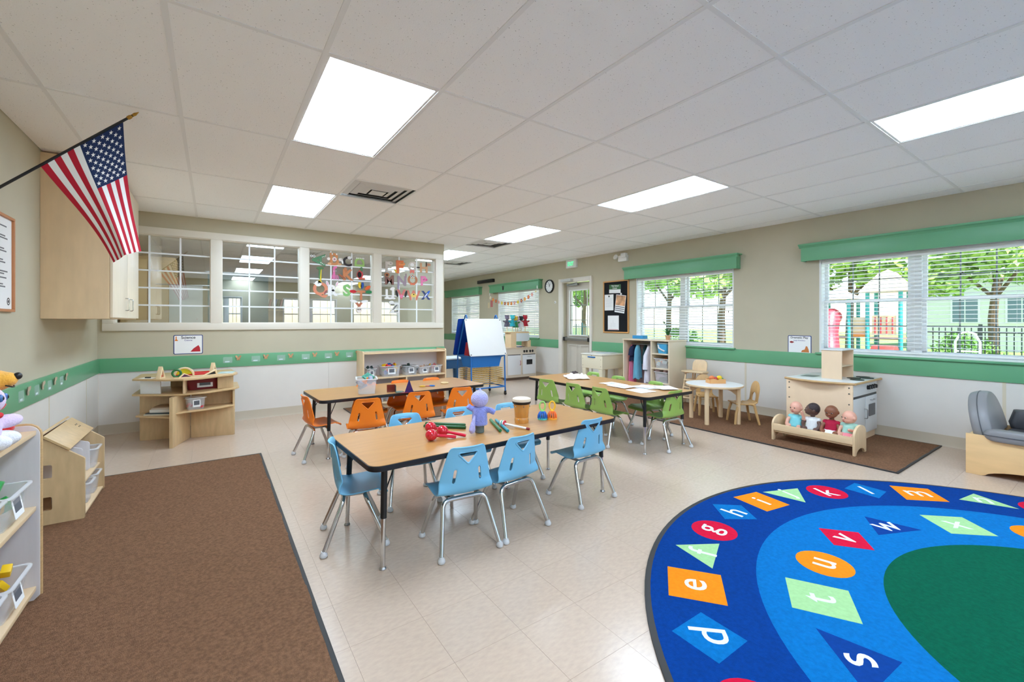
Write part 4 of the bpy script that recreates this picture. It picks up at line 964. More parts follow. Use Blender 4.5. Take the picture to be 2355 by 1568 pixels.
for k in range(5): MB().prism([(-.31,-.004),(.31,-.004),(.31,.004),(-.31,.004)], .008, .012, Mk @ tr(0, .09+.11*k, .001)).obj('chart_pocket', mat('chart_pocket_vinyl', (40,90,180), .15), pc)
bn = loft([ring(.56, .34, .03, .50), ring(.62, .40, .03, .665), ring(.66, .44, .03, .667), ring(.66, .44, .03, .68), ring(.6, .39, .025, .68), ring(.54, .33, .025, .51)]).obj('storage_bin', BLUEBIN, es)
YW = mat('yellow_wire', (196,152,56), .4)
for k in range(9):
    z = .2+.034*k; rk = MB()
    rk.tube([(-.31,-.21,z),(.31,-.21,z),(.31,.21,z),(-.31,.21,z)], .0052, 6, True)
    for q in range(1, 6): rk.tube([(-.31+.62*q/6,-.21,z),(-.31+.62*q/6,.21,z)], .0022, 5)
    rk.obj('drying_rack_tray', YW, es)
for k in range(4):
    o = MB().cbox((0,0,.12), (.02, .15, .24), rot('Y', 8)).obj('folder', flat('folder%d' % k, [(180,40,50), (30,60,50), (230,226,220), (60,80,120)][k])); o.location = (3.60+.028*k, 6.56, .682); tag(o, ['red folder standing inside the easel', 'dark green folder standing inside the easel', 'white folder standing inside the easel', 'blue folder standing inside the easel'][k], 'folder', 'folders in the easel')
# ---- blue water table behind the easel
wt = thing('water_table', 'blue sensory table with pale grey lid behind the easel', 'sensory table', (3.72, 7.75, 0))
DB = mat('water_table_blue', (54,104,150), .45)
MB().box(-.45, .45, -.3, .3, .38, .55).obj('basin', DB, wt, .02); MB().box(-.47, .47, -.32, .32, .552, .575).obj('lid', mat('lid_grey', (206,212,214), .4), wt, .006)
for sx in (-1, 1):
    for sy in (-1, 1): MB().lathe([(.045,0),(.035,.02),(.05,.38)], 4, tr(sx*.36, sy*.22, 0) @ rot('Z', 45)).obj('leg', DB, wt, .004)
# ---- shelf in the far corner with papers
fs = thing('corner_shelf', 'wooden corner shelf with paper trays beyond the partition corner', 'shelf', (3.78, 9.6, 0))
for x0 in (-.42, .40): MB().box(x0, x0+.02, 0, .35, 0, .98).obj('end_panel', BIRCH, fs, .003)
for z in (.05, .35, .66, .96): MB().box(-.4, .4, 0, .35, z, z+.02).obj('shelf_board', BIRCHX, fs, .002)
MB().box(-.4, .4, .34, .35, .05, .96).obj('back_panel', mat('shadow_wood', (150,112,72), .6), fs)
for k, (x, z, c, w, h) in enumerate(((-.28,.37,(236,190,40),.14,.14), (-.05,.37,(40,70,60),.2,.2), (.2,.68,(240,200,60),.2,.1), (-.2,.68,(60,50,44),.2,.2), (.25,.37,(180,60,50),.16,.16))):
    o = MB().box(-w/2, w/2, -.1, .1, 0, h).obj('toy_box', flat('boxcol%d' % k, c), None, .006); o.location = (3.78+x, 9.75, z+.0005); tag(o, ['yellow box on the corner shelf', 'dark green box on the corner shelf', 'flat yellow box on the corner shelf', 'dark brown box on the corner shelf', 'red box on the corner shelf'][k], 'box', 'boxes on the corner shelf')
for k, (x, c, h, l) in enumerate(((-.2, (206,214,220), .06, 'pale paper tray on the corner shelf'), (.15, (232,232,236), .05, 'white paper tray on the corner shelf'))):
    o = MB().box(-.16, .16, -.12, .12, 0, h).obj('paper_tray', flat('tray%d' % k, c, .4), None, .004); o.location = (3.78+x, 9.77, .9805); tag(o, l, 'tray', 'paper trays')
o = MB().surf(lambda u, v: (-.14+.28*u, -.1+.2*v, .002+.05*(u-.5)**2*4*v), 8, 6).obj('paper_stack', flat('yellowish_paper', (214,204,130), .7)); o.location = (3.6, 9.77, 1.041); md = o.modifiers.new('t', 'SOLIDIFY'); md.thickness = .006; tag(o, 'curling yellow papers on the corner shelf tray', 'paper')
# ---- play stove below the garland window, facing -x
pk = thing('play_stove', 'cream wooden play stove with white doors below the garland window', 'play kitchen', (5.59, 8.1, 0)); pk.scale = (.667, .95, 1)
SC = mat('stove_cream', (214,200,182), .45); SD = mat('stove_door_white', (222,222,224), .35)
MB().box(-.6, .6, -.40, .0, .06, .69).obj('carcass', SC, pk, .003); MB().box(-.57, .57, -.36, -.02, 0, .06).obj('plinth', mat('stove_plinth', (110,88,74), .6), pk)
MB().box(-.615, .615, -.42, .0, .69, .71).obj('counter_top', mat('stove_top', (206,184,160), .4), pk, .004)
for k, (x0, x1) in enumerate(((-.56, -.05), (.03, .56))):
    d = MB().box(x0, x1, -.416, -.401, .12, .545).obj('door', SD, pk, .003)
    MB().box(x0, x1, -.4015, -.4005, .545, .56).obj('shadow_gap', BLACK, pk)
    if k == 1:
        MB().box(.18, .42, -.4185, -.416, .33, .44).obj('oven_window', BLACK, d); MB().box(.22, .38, -.424, -.416, .5, .508).obj('handle', STEEL, d)
    else: MB().tube(bez([(-.085,-.416,.33),(-.085,-.44,.33),(-.085,-.44,.42),(-.085,-.416,.42)], 3), .006, 8).obj('handle', flat('handle_red', (190,80,70)), d)
for x in (.09, .19, .33, .43): MB().cyl((x,-.401,.625), (x,-.43,.625), .027, n=14).obj('knob', BLACK, pk)
hu = MB().box(-.33, -.12, -.3, -.05, .71, 1.02).obj('hutch_post', MAPLE, pk, .003); MB().box(.35, .48, -.3, -.05, .71, .86).obj('hutch_post', MAPLE, pk, .003)
MB().box(-.12, .42, -.3, -.05, .84, 1.02).obj('microwave', mat('micro_white', (214,220,224), .3), pk, .003); MB().box(-.33, .48, -.3, -.04, 1.0205, 1.035).obj('hutch_top', MAPLE, pk, .002)
MB().cyl((.1,-.15,.7105), (.1,-.15,.716), .07, n=20).obj('burner', BLACK, pk); MB().cyl((.3,-.15,.7105), (.3,-.15,.716), .06, n=20).obj('burner', BLACK, pk)
MB().cyl((-.02,-.22,.7105), (.1,-.3,.72), .012, n=8).obj('toy_spoon', flat('toy_navy', (40,50,110)), pk)
# ---- puppets on a dowel stand, on top of the stove
ps = thing('puppet_stand', 'wooden dowel stand on the play stove', 'stand', (5.55, 7.94, 1.0355)); ps.scale = (.7, 1, 1)
MB().box(-.32, .46, -.11, .11, 0, .018).obj('base_board', MAPLEX, ps, .003)
PUP = [(-.27, .02, 'dark grey hand puppet on the stand', (86,82,96), (120,110,130)), (-.13, -.05, 'turquoise hand puppet on the stand', (30,160,176), (60,190,200)), (.0, -.04, 'green hand puppet with yellow head on the stand', (40,124,64), (232,190,60)), (.13, .02, 'lilac hand puppet on the stand', (206,176,210), (220,200,224)), (.26, .0, 'white and black hand puppet on the stand', (228,228,230), (40,40,44)), (.40, -.02, 'red hand puppet on the stand', (170,24,44), (190,30,50))]
for x, y, l, c, c2 in PUP:
    MB().cyl((x, y, .018), (x, y, .2), .009, n=8).obj('dowel', MAPLE, ps)
    q = ps.matrix_basis @ Vector((x, y, 0)); hh = random.uniform(.0, .04)
    t = thing('hand_puppet', l, 'puppet', (5.55+x*.7, 7.94+y, 1.0355+.1+hh), 0, 'hand puppets on the stove stand')
    b = MB(); b.lathe([(.075,0),(.062,.05),(.045,.12),(.03,.15)], 16); b.ball((-.075,-.01,.11), (.05,.022,.02), M=rot('Y', 20)); b.ball((.075,-.01,.11), (.05,.022,.02), M=rot('Y', -20))
    soft(b.obj('body', fur('pup_'+l.split()[0]+l.split()[1], c), t), .009)
    b = MB(); b.ball((0,-.005,.2), (.052,.05,.058)); b.ball((0,-.05,.19), (.028,.025,.022)); b.ball((-.045,0,.24), .02); b.ball((.045,0,.24), .02)
    soft(b.obj('head', fur('puph_'+l.split()[0]+l.split()[1], c2), t), .008)
    for s in (-1, 1): MB().ball((s*.02,-.052,.215), .007, 8, 6).obj('eye', BLACK, t)
# ---- garland on the far window
gl = thing('flower_garland', 'paper flower garland strung across the closed blind', 'garland', (0, 0, 0))
def gpt(k): return Vector((6.075, 9.86-2.06*k, 1.98-.24*math.sin(math.pi*min(1, max(0, k)))**.8+.06*k))
MB().tube([gpt(k/24) for k in range(25)], .0015, 5).obj('string', flat('string', (220,190,170)), gl)
GC = [(236,232,224), (240,130,50), (206,30,40), (236,160,180), (240,206,60), (176,40,60), (240,120,40), (236,110,40), (240,160,180), (240,206,60), (170,30,80), (244,160,80), (206,30,40), (236,160,180), (236,232,224)]
for k, c in enumerate(GC):
    p = gpt((k+.3)/14.6); mm = flat('petal_%d_%d_%d' % c, c)
    fl_ = [(.055*(1 if i % 2 == 0 else .62)*math.cos(R(i*36)), .055*(1 if i % 2 == 0 else .62)*math.sin(R(i*36))) for i in range(10)]
    o = MB().prism(fl_, 0, .002, basis((p.x, p.y, p.z-.045), (0,-1,0), (0,0,1))).obj('paper_flower', mm, gl)
    MB().prism(circ(.016, 12), .002, .003, basis((p.x, p.y, p.z-.045), (0,-1,0), (0,0,1))).obj('flower_centre', flat('petal_eye', (250,220,90)), o)
for y in (9.86, 7.80):
    p = gpt(0 if y > 9 else 1); MB().box(6.076, 6.086, p.y-.012, p.y+.012, p.z-.015, p.z+.06).obj('clip', WHITE, gl)
o = thing('valance_ornament', 'small black ornament hanging on the garland window valance', 'ornament', (6.083, 9.22, 2.12)); b = MB(); b.ball((0,0,0), (.01,.035,.045)); b.ball((0,.03,.05), (.008,.015,.02)); b.ball((0,-.03,.05), (.008,.015,.02)); b.obj('body', BLACK, o)
# ---- wall things on the right wall
ck = thing('wall_clock', 'round black rimmed wall clock beside the exit door', 'clock', (6.2, 7.485, 2.065)); Mc = basis((0,0,0), (0,-1,0), (0,0,1))
b = MB(); b.lathe([(.15,0),(.152,.02),(.146,.036),(.13,.038),(.126,.024),(.126,0)], 40, Mc); b.obj('rim', BLACK, ck)
MB().lathe([(.128,.0),(.128,.018),(.0001,.018)], 40, Mc).obj('dial', PAPER, ck)
for k in range(12):
    mb = MB(); mb.T = Mc @ rot('Z', k*30); mb.box(-.004, .004, .095, .118, .018, .0195); mb.obj('hour_mark', BLACK, ck)
for a, L_, w in ((20, .095, .004), (-25, .07, .006)):
    mb = MB(); mb.T = Mc @ rot('Z', a); mb.box(-w, w, -.015, L_, .021, .023); mb.obj('hand', BLACK, ck)
ex = thing('exit_sign', 'green lettered EXIT sign mounted above the door', 'exit sign', (6.2, 6.74, 2.40)); Me = basis((0,0,0), (0,-1,0), (0,0,1))
b = MB(); b.T = Me; b.prism([(-.15,0),(.15,0),(.15,.17),(-.15,.17)], 0, .06); b.obj('housing', WHITE, ex, .008)
b = MB(); b.T = Me; b.prism(rrect(.26,.14,.006,3), .06, .0615, tr(0,.085,0)); b.obj('face', mat('exit_face', (232,240,236), .4), ex)
text('exit_lettering', 'EXIT', .05, mat('exit_green', (40,200,120), .4, emit=(60,230,150), estr=.7), ex, Me @ tr(0,.085,.062) @ Matrix.Diagonal((1.75,2.3,1,1)), .0006, .0008)
el = thing('emergency_light', 'white twin head emergency light high on the wall', 'emergency light', (6.2, 5.36, 2.38))
b = MB(); b.T = Me; b.prism(rrect(.2,.11,.012,4), 0, .06, tr(0,.055,0)); b.obj('housing', WHITE, el, .005)
b = MB(); b.T = Me; b.cbox((.055,.1,.07), (.11,.08,.07)); b.obj('lamp_head', WHITE, el, .008)
b = MB(); b.lathe([(.02,0),(.045,.04),(.048,.06),(.0001,.062)], 20, Me @ tr(-.14,.075,.03) @ rot('X', -20)); b.obj('lamp_head', WHITE, el)
o = MB().box(6.12, 6.2, 9.79, 10.6, 2.335, 2.425).obj('wall_speaker', BLACK, None, .01); tag(o, 'long black speaker bar high on wall between the far windows', 'speaker')
o = thing('wall_button', 'small round white button beside the door casing', 'button', (6.2, 7.305, 1.703)); MB().lathe([(.028,0),(.028,.008),(.02,.012),(.0001,.012)], 20, Mc).obj('plate', WHITE, o); MB().lathe([(.008,.012),(.008,.018),(.0001,.018)], 12, Mc).obj('plunger', BLACK, o)
for k, (y, z, w, h, c, l) in enumerate(((10.1,1.72,.09,.15,(214,196,160),'cream paper slip between the far windows'), (9.95,1.76,.12,.18,(190,110,110),'pinkish picture card between the far windows'), (10.0,1.15,.06,.14,(90,76,50),'small dark leaf cutout between the far windows'))):
    o = MB().prism(rrect(w, h, .01, 3), 0, .002, RW(y, z)).obj('wall_card', flat('wallcard%d' % k, c)); tag(o, l, 'card')
bb = thing('bulletin_board', 'black felt bulletin board with oak frame beside the exit door', 'bulletin board', (6.2, 5.555, 1.557)); M = Me
OAKF = mat('oak_frame', (206,150,88), .45)
b = MB(); b.T = M; b.box(-.295,.295,-.475,.475,0,.012); b.obj('felt', mat('black_felt', (14,15,20), .95), bb)
for a, b_, c, d in ((-.31,.31,-.49,-.465),(-.31,.31,.465,.49),(-.31,-.285,-.465,.465),(.285,.31,-.465,.465)):
    q = MB(); q.T = M; q.box(a, b_, c, d, 0, .022); q.obj('frame_rail', OAKF, bb, .003)
def pin(nm, label, cx, cz, w, h, a, m, extra=()):
    t = thing(nm, label, 'notice', (6.2-.0122, 5.555-cx, 1.557+cz)); T = M @ rot('Z', a)
    q = MB(); q.T = T; q.prism(rrect(w, h, .002, 2), .0, .0015); q.obj('sheet', m, t)
    for i, (x0, x1, z0, z1, mm, nn) in enumerate(extra): q = MB(); q.T = T; q.prism([(x0,z0),(x1,z0),(x1,z1),(x0,z1)], .0015, .002); q.obj(nn, mm, t)
    return t, T
GH = flat('header_green', (58,106,60), .6)
t, T = pin('header_card', 'green and white heading card at the top of the bulletin board', -.02, .335, .28, .16, -2, PAPER, [(-.14,.14,-.01,.08,GH,'green_band')])
text('lettering', 'Tidy School', .05, PAPER, t, T @ tr(0,.052,.002) @ Matrix.Scale(.75, 4), .0006, .0008); text('lettering', 'Corner', .05, PAPER, t, T @ tr(0,.015,.002) @ Matrix.Scale(.75, 4), .0006, .0008)
pin('letter_sheet', 'white letter with small black crest pinned on the board', -.165, .085, .22, .3, 0, PAPER, [(-.015,.015,.1,.13,BLACK,'crest')] + [(-.08,.08,.07-.022*k,.074-.022*k,flat('ink_light', (190,190,194)),'printed_line') for k in range(8)])
t, T = pin('photo_calendar', 'tilted sepia photo calendar hanging by white pin on the board', .11, .05, .235, .33, -8, PAPER, [(-.11,.11,-.03,.155,mat('sepia_photo', (214,160,116), .5, var=.5, vscale=9),'photo'), (-.11,.11,-.065,-.05,INK,'printed_row'), (-.11,.11,-.1,-.085,INK,'printed_row'), (-.11,.11,-.135,-.12,INK,'printed_row')])
q = MB(); q.lathe([(.016,0),(.02,.01),(.0001,.014)], 14, T @ tr(0,.185,.0)); q.obj('push_pin', WHITE, t)
pin('drawing_sheet', 'white sheet with faint pencil drawing low on the board', -.06, -.3, .27, .27, 0, PAPER, [(-.004,.0,-.08,.05,flat('ink_light', (190,190,194)),'pencil_line'), (-.05,-.046,-.09,.0,flat('ink_light', (190,190,194)),'pencil_line'), (.04,.044,-.08,.0,flat('ink_light', (190,190,194)),'pencil_line'), (-.12,.12,-.13,-.12,flat('pink_strip', (220,150,150)),'pink_strip')])
# =================================================================== RIGHT SIDE
# ---- dress-up storage unit
lk = thing('dress_up_unit', 'tall cream dress-up unit with hanging clothes and cubbies', 'storage unit', (5.75, 4.09, 0))
CRM = mat('unit_cream', (226,208,182), .42, var=.03, vscale=3)
for y0 in (0, .325, .89): MB().box(0, .44, y0, y0+.02, .0, .97).obj('upright_panel', CRM, lk, .002)
MB().box(-.01, .445, -.008, .918, .97, .99).obj('top_board', CRM, lk, .003); MB().box(.425, .44, .02, .89, .04, .97).obj('back_panel', mat('unit_back_grey', (206,204,208), .5), lk)
MB().box(.0, .425, .02, .89, .04, .06).obj('bottom_board', CRM, lk, .002)
for z in (.30, .53, .76): MB().box(.0, .425, .02, .325, z, z+.018).obj('cubby_shelf', CRM, lk, .002)
MB().cyl((.2, .345, .90), (.2, .89, .90), .009, n=10).obj('hanging_rail', STEEL, lk)
def garment(label, y, h, w, d, c, seed, sleeves=True, x=5.95, flare=1.3, ztop=.885):
    t = thing('hanging_garment', label, 'garment', (x, y, ztop-h), 0, 'clothes hanging in the dress-up unit'); rnd = random.Random(seed); m = mat('cloth_%d_%d_%d' % c, c, .85, var=.06, vscale=12)
    ph = rnd.uniform(0, 6); N = 36; rings = []
    for j in range(15):
        k = j/14; ww = w*(flare+(1-flare)*k) if k < .82 else w*(1-.75*((k-.82)/.18)**1.5); dd = d*(1.1-.5*k); r = []
        for i in range(N):
            a = 2*math.pi*i/N; f = 1+.13*(1-k)*math.sin(5*a+ph)+.06*(1-k)*math.sin(9*a+2*ph)
            r.append((ww*math.cos(a)*f, dd*math.sin(a)*f, h*k+.012*(1-k)*math.sin(4*a)))
        rings.append(r)
    loft(rings).obj('body', m, t)
    if sleeves:
        for s in (-1, 1):
            MB().tube([(s*w*.55, 0, h*.86), (s*w*1.15, -.01, h*.72), (s*w*1.3, -.015, h*.5), (s*w*1.28, -.01, h*.36)], [.03, .04, .042, .045], 10).obj('sleeve', m, t)
    MB().tube([(0,0,h-.005),(0,0,h+.012),(.01,0,h+.03),(.0,0,h+.04),(-.012,0,h+.03)], .002, 6).obj('hanger_hook', STEEL, t)
    return t
garment('navy jacket at the far end of the clothes rail', 4.90, .27, .07, .05, (26,34,66), 1, x=5.91)
garment('light blue smock on the clothes rail', 4.81, .56, .075, .045, (112,180,206), 2, False, x=5.90)
garment('dark teal vest between smock and white coat', 4.70, .3, .06, .04, (22,60,66), 3, False, x=5.97)
t = garment('white coat with teal pocket on the clothes rail', 4.58, .6, .09, .05, (226,224,236), 4, x=5.91, flare=1.1)
MB().box(-.11, -.104, -.03, .02, .2, .24).obj('pocket_badge', flat('badge_teal', (30,130,140)), t)
garment('pink and white dress low on the rail', 4.93, .72, .05, .04, (226,120,150), 5, False, x=5.9, flare=1.8)
o = thing('dress_up_bag', 'crumpled crimson cloth heap on the floor of the dress-up unit', 'cloth', (5.93, 4.66, .0605)); b = MB(); b.ball((0,.1,.06), (.12,.13,.075)); b.ball((-.03,-.08,.05), (.11,.12,.065)); b.ball((.02,.03,.1), (.08,.1,.05)); soft(b.obj('heap', mat('crimson_cloth', (196,20,80), .85, bump=.8, bscale=18), o), .012)
# cubby contents
o = thing('lunch_box', 'sky blue lunch box with white handle in the top cubby', 'lunch box', (5.9, 4.265, .7785)); loft([ring(.18,.15,.02,0), ring(.2,.19,.025,.15)]).obj('body', mat('lunch_blue', (74,168,214), .35), o); loft([ring(.205,.195,.025,.15), ring(.19,.18,.025,.17)]).obj('lid', mat('lunch_lid', (196,220,230), .35), o); MB().tube([(-.1,.06,.13),(-.13,.03,.09),(-.13,-.02,.06),(-.1,-.05,.04)], .012, 8).obj('handle', WHITE, o)
tub('cubby_bin', 'clear bin of mixed toys in the middle cubby', 5.92, 4.265, .5485, R(-90), .24, .3, .15, [(CONT[1], 5, .05), (flat('toy_pale', (200,214,206)), 8, .05), (CONT[4], 3, .04)], 'clear bins in the cubbies', None, False, .8, 31)
tub('cubby_bin', 'clear bin of mauve toys in the lower cubby', 5.92, 4.265, .3185, R(-90), .24, .3, .17, [(flat('toy_mauve', (196,168,170)), 10, .06)], 'clear bins in the cubbies', None, False, .9, 32)
tub('cubby_bin', 'dark blue bin in the lowest cubby', 5.92, 4.265, .0605, R(-90), .24, .3, .18, (), 'clear bins in the cubbies', flat('navy_bin', (36,48,80), .4), False)
o = thing('tissue_box', 'blue tissue box with white tissue on the dress-up unit', 'tissue box', (5.98, 4.83, .9905)); MB().box(-.06,.06,-.11,.11,0,.055).obj('box', mat('tissue_blue', (48,142,196), .5), o, .003)
b = MB(); b.add([(-.03,-.04,.054),(.03,-.04,.054),(.03,.05,.054),(-.03,.05,.054),(-.01,-.03,.10),(.02,0,.125),(.0,.05,.10),(-.02,.02,.115)], [(0,1,5,4),(1,2,6,5),(2,3,7,6),(3,0,4,7),(4,5,6,7)]); b.obj('tissue', PAPER, o)
pl = thing('orchid_plant', 'small orchid in a clay pot on the dress-up unit', 'potted plant', (5.97, 4.27, .9905)); MB().lathe([(.03,0),(.042,.06),(.046,.062),(.046,.072),(.04,.072),(.036,.05),(.0001,.05)], 18).obj('pot', mat('clay_pot', (206,160,120), .7), pl)
LEAF = mat('orchid_leaf', (34,98,40), .4); SOIL = mat('soil', (60,44,34), .9)
for k in range(7):
    a = k*52; l = .11+.02*(k % 3); up = .09+.03*(k % 2)
    def lf(u, v, a=a, l=l, up=up):
        w = .02*math.sin(math.pi*min(.98, v+.04))**.6; x = l*.55*v; z = .05+up*math.sin(v*1.9); s = (u-.5)*2*w
        return (x*math.cos(R(a))-s*math.sin(R(a)), x*math.sin(R(a))+s*math.cos(R(a)), z+abs(u-.5)*.01)
    MB().surf(lf, 4, 8).obj('leaf', LEAF, pl)
for s, hh in ((1, .30), (-.4, .25)):
    MB().tube([(0,0,.05),(.005,.01*s,.15),(.0,.03*s,.23),(-.01,.07*s,hh)], .0025, 6).obj('stem', LEAF, pl)
    for q in range(3): MB().ball((-.008, (.045+.016*q)*s, hh-.05+.018*q), (.012,.016,.014), 8, 6).obj('flower', mat('orchid_bloom', (214,220,214), .6) if q != 1 else LEAF, pl)
MB().prism(circ(.038, 16), .05, .054).obj('soil', SOIL, pl)
# ---- sand table next to the door
sn = thing('sand_table', 'cream plastic sand table with blue handle beside the door', 'sensory table', (5.8, 5.495, 0)); IV = mat('ivory_plastic', (222,212,186), .45)
MB().box(-.30, .30, -.255, .255, .45, .69).obj('body', IV, sn, .015); MB().box(-.31, .31, -.265, .265, .69, .712).obj('lid', mat('lid_ivory', (230,226,214), .35), sn, .008)
for sx in (-1, 1):
    for sy in (-1, 1): loft([ring(.05, .05, .008, 0), ring(.09, .09, .01, .45)]).obj('leg', IV, sn).location = (sx*.25, sy*.2, 0)
MB().box(-.312, -.298, -.09, .09, .645, .665).obj('handle', flat('handle_blue', (40,110,180), .4), sn, .004); MB().cyl((-.3,0,.68), (-.306,0,.68), .006, n=8).obj('screw', BLACK, sn)
for sy in (-1, 1):
    for z in (.5, .62): MB().cyl((-.299,sy*.22,z), (-.304,sy*.22,z), .006, n=8).obj('screw', flat('screw_grey', (150,140,120)), sn)
o = MB().box(-.16, .16, -.1, .1, 0, .012).obj('picture_book', flat('sandbook', (190,196,206), .3), None, .002); o.location = (5.83, 5.45, .7125); tag(o, 'flat book lying on the sand table lid', 'book')
# ---- doll high chair
hc = thing('doll_high_chair', 'small maple doll high chair beside the dress-up unit', 'high chair', (5.86, 3.72, .011), R(-90))
for sx in (-1, 1):
    for sy in (-1, 1): MB().cyl((sx*.155, sy*.15, 0), (sx*.10, sy*.09, .50), .014, .011, 10).obj('leg', MAPLE, hc)
for z, k in ((.15, .14), (.3, .125)):
    for sy in (-1, 1): MB().cyl((-k, sy*(k-.01), z), (k, sy*(k-.01), z), .009, n=8).obj('stretcher', MAPLE, hc)
    for sx in (-1, 1): MB().cyl((sx*k, -k+.01, z), (sx*k, k-.01, z), .009, n=8).obj('stretcher', MAPLE, hc)
MB().prism(rrect(.26, .25, .03, 4), .40, .418).obj('seat', MAPLE, hc, .003); MB().prism([(-.12,-.14),(.12,-.14),(.175,-.10),(.175,.05),(.14,.09),(-.14,.09),(-.175,.05),(-.175,-.10)], .525, .543).obj('tray', MAPLEX, hc, .004)
MB().prism([(x, y) for x, y in rrect(.23, .2, .07, 6)], 0, .014, tr(0,.115,.60) @ rot('X', 80)).obj('backrest', MAPLE, hc, .003)
for sx in (-1, 1): MB().box(sx*.12-.008, sx*.12+.008, -.08, .11, .50, .525).obj('arm_rail', MAPLE, hc, .002); MB().cyl((sx*.085,.12,.41), (sx*.085,.13,.56), .01, n=8).obj('back_post', MAPLE, hc)
# ---- round play table, chairs, fruit crate
rt = thing('round_table', 'small round white topped maple table on the brown mat', 'table', (5.29, 3.10, .011))
MB().lathe([(.33,.452),(.342,.456),(.342,.472),(.338,.4748),(.334,.4744),(.33,.46)], 48).obj('edge_band', MAPLEX, rt); MB().lathe([(.335,.453),(.335,.4748),(.0001,.4748)], 48).obj('table_top', mat('white_laminate', (232,232,234), .3), rt); MB().prism(circ(.33, 40), .448, .452).obj('underside', MAPLE, rt)
for k in range(4):
    a = R(45+90*k-31); x, y = .285*math.cos(a), .285*math.sin(a)
    MB().cyl((x, y, 0), (x, y, .45), .026, n=18).obj('leg', MAPLE, rt)
    mb = MB(); mb.T = rot('Z', 45+90*k-31); mb.prism([(.27,.35),(.27,.45),(.06,.45),(.12,.425),(.2,.40)], -.012, .012, XZ); mb.obj('brace', MAPLE, rt, .002)
BW2 = mat('bent_birch', (206,166,112), .4, var=.08, vscale=6, stretch=(6,6,1))
def toy_chair(label, x, y, deg):
    t = thing('bentwood_chair', label, 'chair', (x, y, .011), R(deg), 'small bentwood chairs at the round table')
    MB().surf(lambda u, v: ((u-.5)*(.25-.03*v), .125-.255*v, .258-.008*math.sin(math.pi*v)+(.02*(v-.9)*10 if v > .9 else 0)), 10, 12).obj('seat', BW2, t).modifiers.new('t', 'SOLIDIFY').thickness = .012
    out = [(-.105,0),(-.112,.12)] + [(.112*math.cos(R(a)), .15+.115*math.sin(R(a))) for a in range(180, -1, -15)] + [(.112,.12),(.105,0)]
    hol = [(-.045,.02),(-.05,.06)] + [(.05*math.cos(R(a)), .075+.05*math.sin(R(a))) for a in range(180, -1, -20)] + [(.05,.06),(.045,.02)]
    MB().prism(out[::-1], -.006, .006, tr(0,-.135,.262) @ rot('X', 98), [hol]).obj('backrest', BW2, t, .002)
    for sx in (-1, 1):
        MB().tube([(sx*.125,.135,0),(sx*.115,.12,.13),(sx*.105,.09,.235),(sx*.09,.04,.25)], [.014,.016,.018,.012], 8).obj('leg', BW2, t)
        MB().tube([(sx*.13,-.15,0),(sx*.118,-.12,.13),(sx*.105,-.10,.235),(sx*.09,-.04,.25)], [.014,.016,.018,.012], 8).obj('leg', BW2, t)
toy_chair('bentwood chair between round table and wall batten, side-on beside the island', 5.49, 2.845, math.degrees(math.atan2(.77, .64)))
toy_chair('bentwood chair behind the round table, in front of the high chair', 5.60, 3.39, 135)
cr = thing('fruit_crate', 'little wooden crate of toy fruit on the round table', 'crate', (5.36, 3.12, .4865), R(-32)); 
for s in (-1, 1): MB().prism([(-.1,0),(.1,0),(.1,.055),(.04,.06),(0,.045),(-.04,.06),(-.1,.055)], -.005, .005, tr(0,s*.06,0) @ XZ).obj('side_board', mat('crate_wood', (220,164,104), .5), cr); MB().box(s*.1-.005, s*.1+.005, -.055, .055, 0, .05).obj('end_board', MATS['crate_wood'], cr)
MB().box(-.095, .095, -.055, .055, 0, .008).obj('bottom_board', MATS['crate_wood'], cr)
for x, y, r, c, l in ((-.05,.0,.034,(224,120,70),'toy orange in the crate'), (-.01,-.02,.026,(200,60,50),'toy red fruit in the crate'), (.05,.0,.034,(240,204,30),'toy lemon in the crate'), (.075,-.02,.02,(80,140,60),'toy green fruit in the crate')):
    o = MB().ball((0,0,0), (r,r,r*.95)).obj('toy_fruit', flat('fruit_%d' % c[1], c, .4)); o.location = (5.36+x*math.cos(R(-32))-y*math.sin(R(-32)), 3.12+x*math.sin(R(-32))+y*math.cos(R(-32)), .4865+.03+r); tag(o, l, 'toy fruit', 'toy fruit in the crate')
# ---- wooden play island
isl = thing('play_island', 'cream wooden play kitchen island with bowed top and oven doors', 'play kitchen', (0, 0, 0)); IC = mat('island_maple', (232,204,172), .4, var=.03, vscale=3, stretch=(3,3,1)); IW_ = mat('island_white', (214,216,218), .35)
b0 = .011
MB().box(5.365, 5.385, 1.66, 2.28, b0, .628).obj('bow_panel', IC, isl, .002); MB().box(5.385, 6.12, 1.69, 2.26, b0+.03, .628).obj('carcass', IC, isl, .002)
bow = [(5.385-.085*math.sin(math.pi*k/10)**1, 2.30-.065*k) for k in range(11)]
MB().prism(bow + [(6.16, 1.645), (6.16, 2.30)], .630, .652).obj('counter_top', mat('island_counter', (222,224,222), .3), isl, .003)
MB().tube([(x-.001, y, .641) for x, y in bow], .0125, 8).obj('front_edging', EDGEW, isl); MB().cyl((5.385,1.645,.641), (6.16,1.645,.641), .0125, n=8).obj('front_edging', EDGEW, isl)
MB().box(5.39, 6.12, 1.672, 1.69, .50, .625).obj('control_panel', IW_, isl, .002)
MB().box(5.39, 6.12, 1.675, 1.689, .475, .5).obj('shadow_gap', BLACK, isl)
d = MB().box(5.395, 5.755, 1.668, 1.686, .09, .475).obj('door', IW_, isl, .002); MB().tube(bez([(5.725,1.668,.25),(5.725,1.64,.25),(5.725,1.64,.35),(5.725,1.668,.35)], 4), .005, 8).obj('handle', STEEL, d)
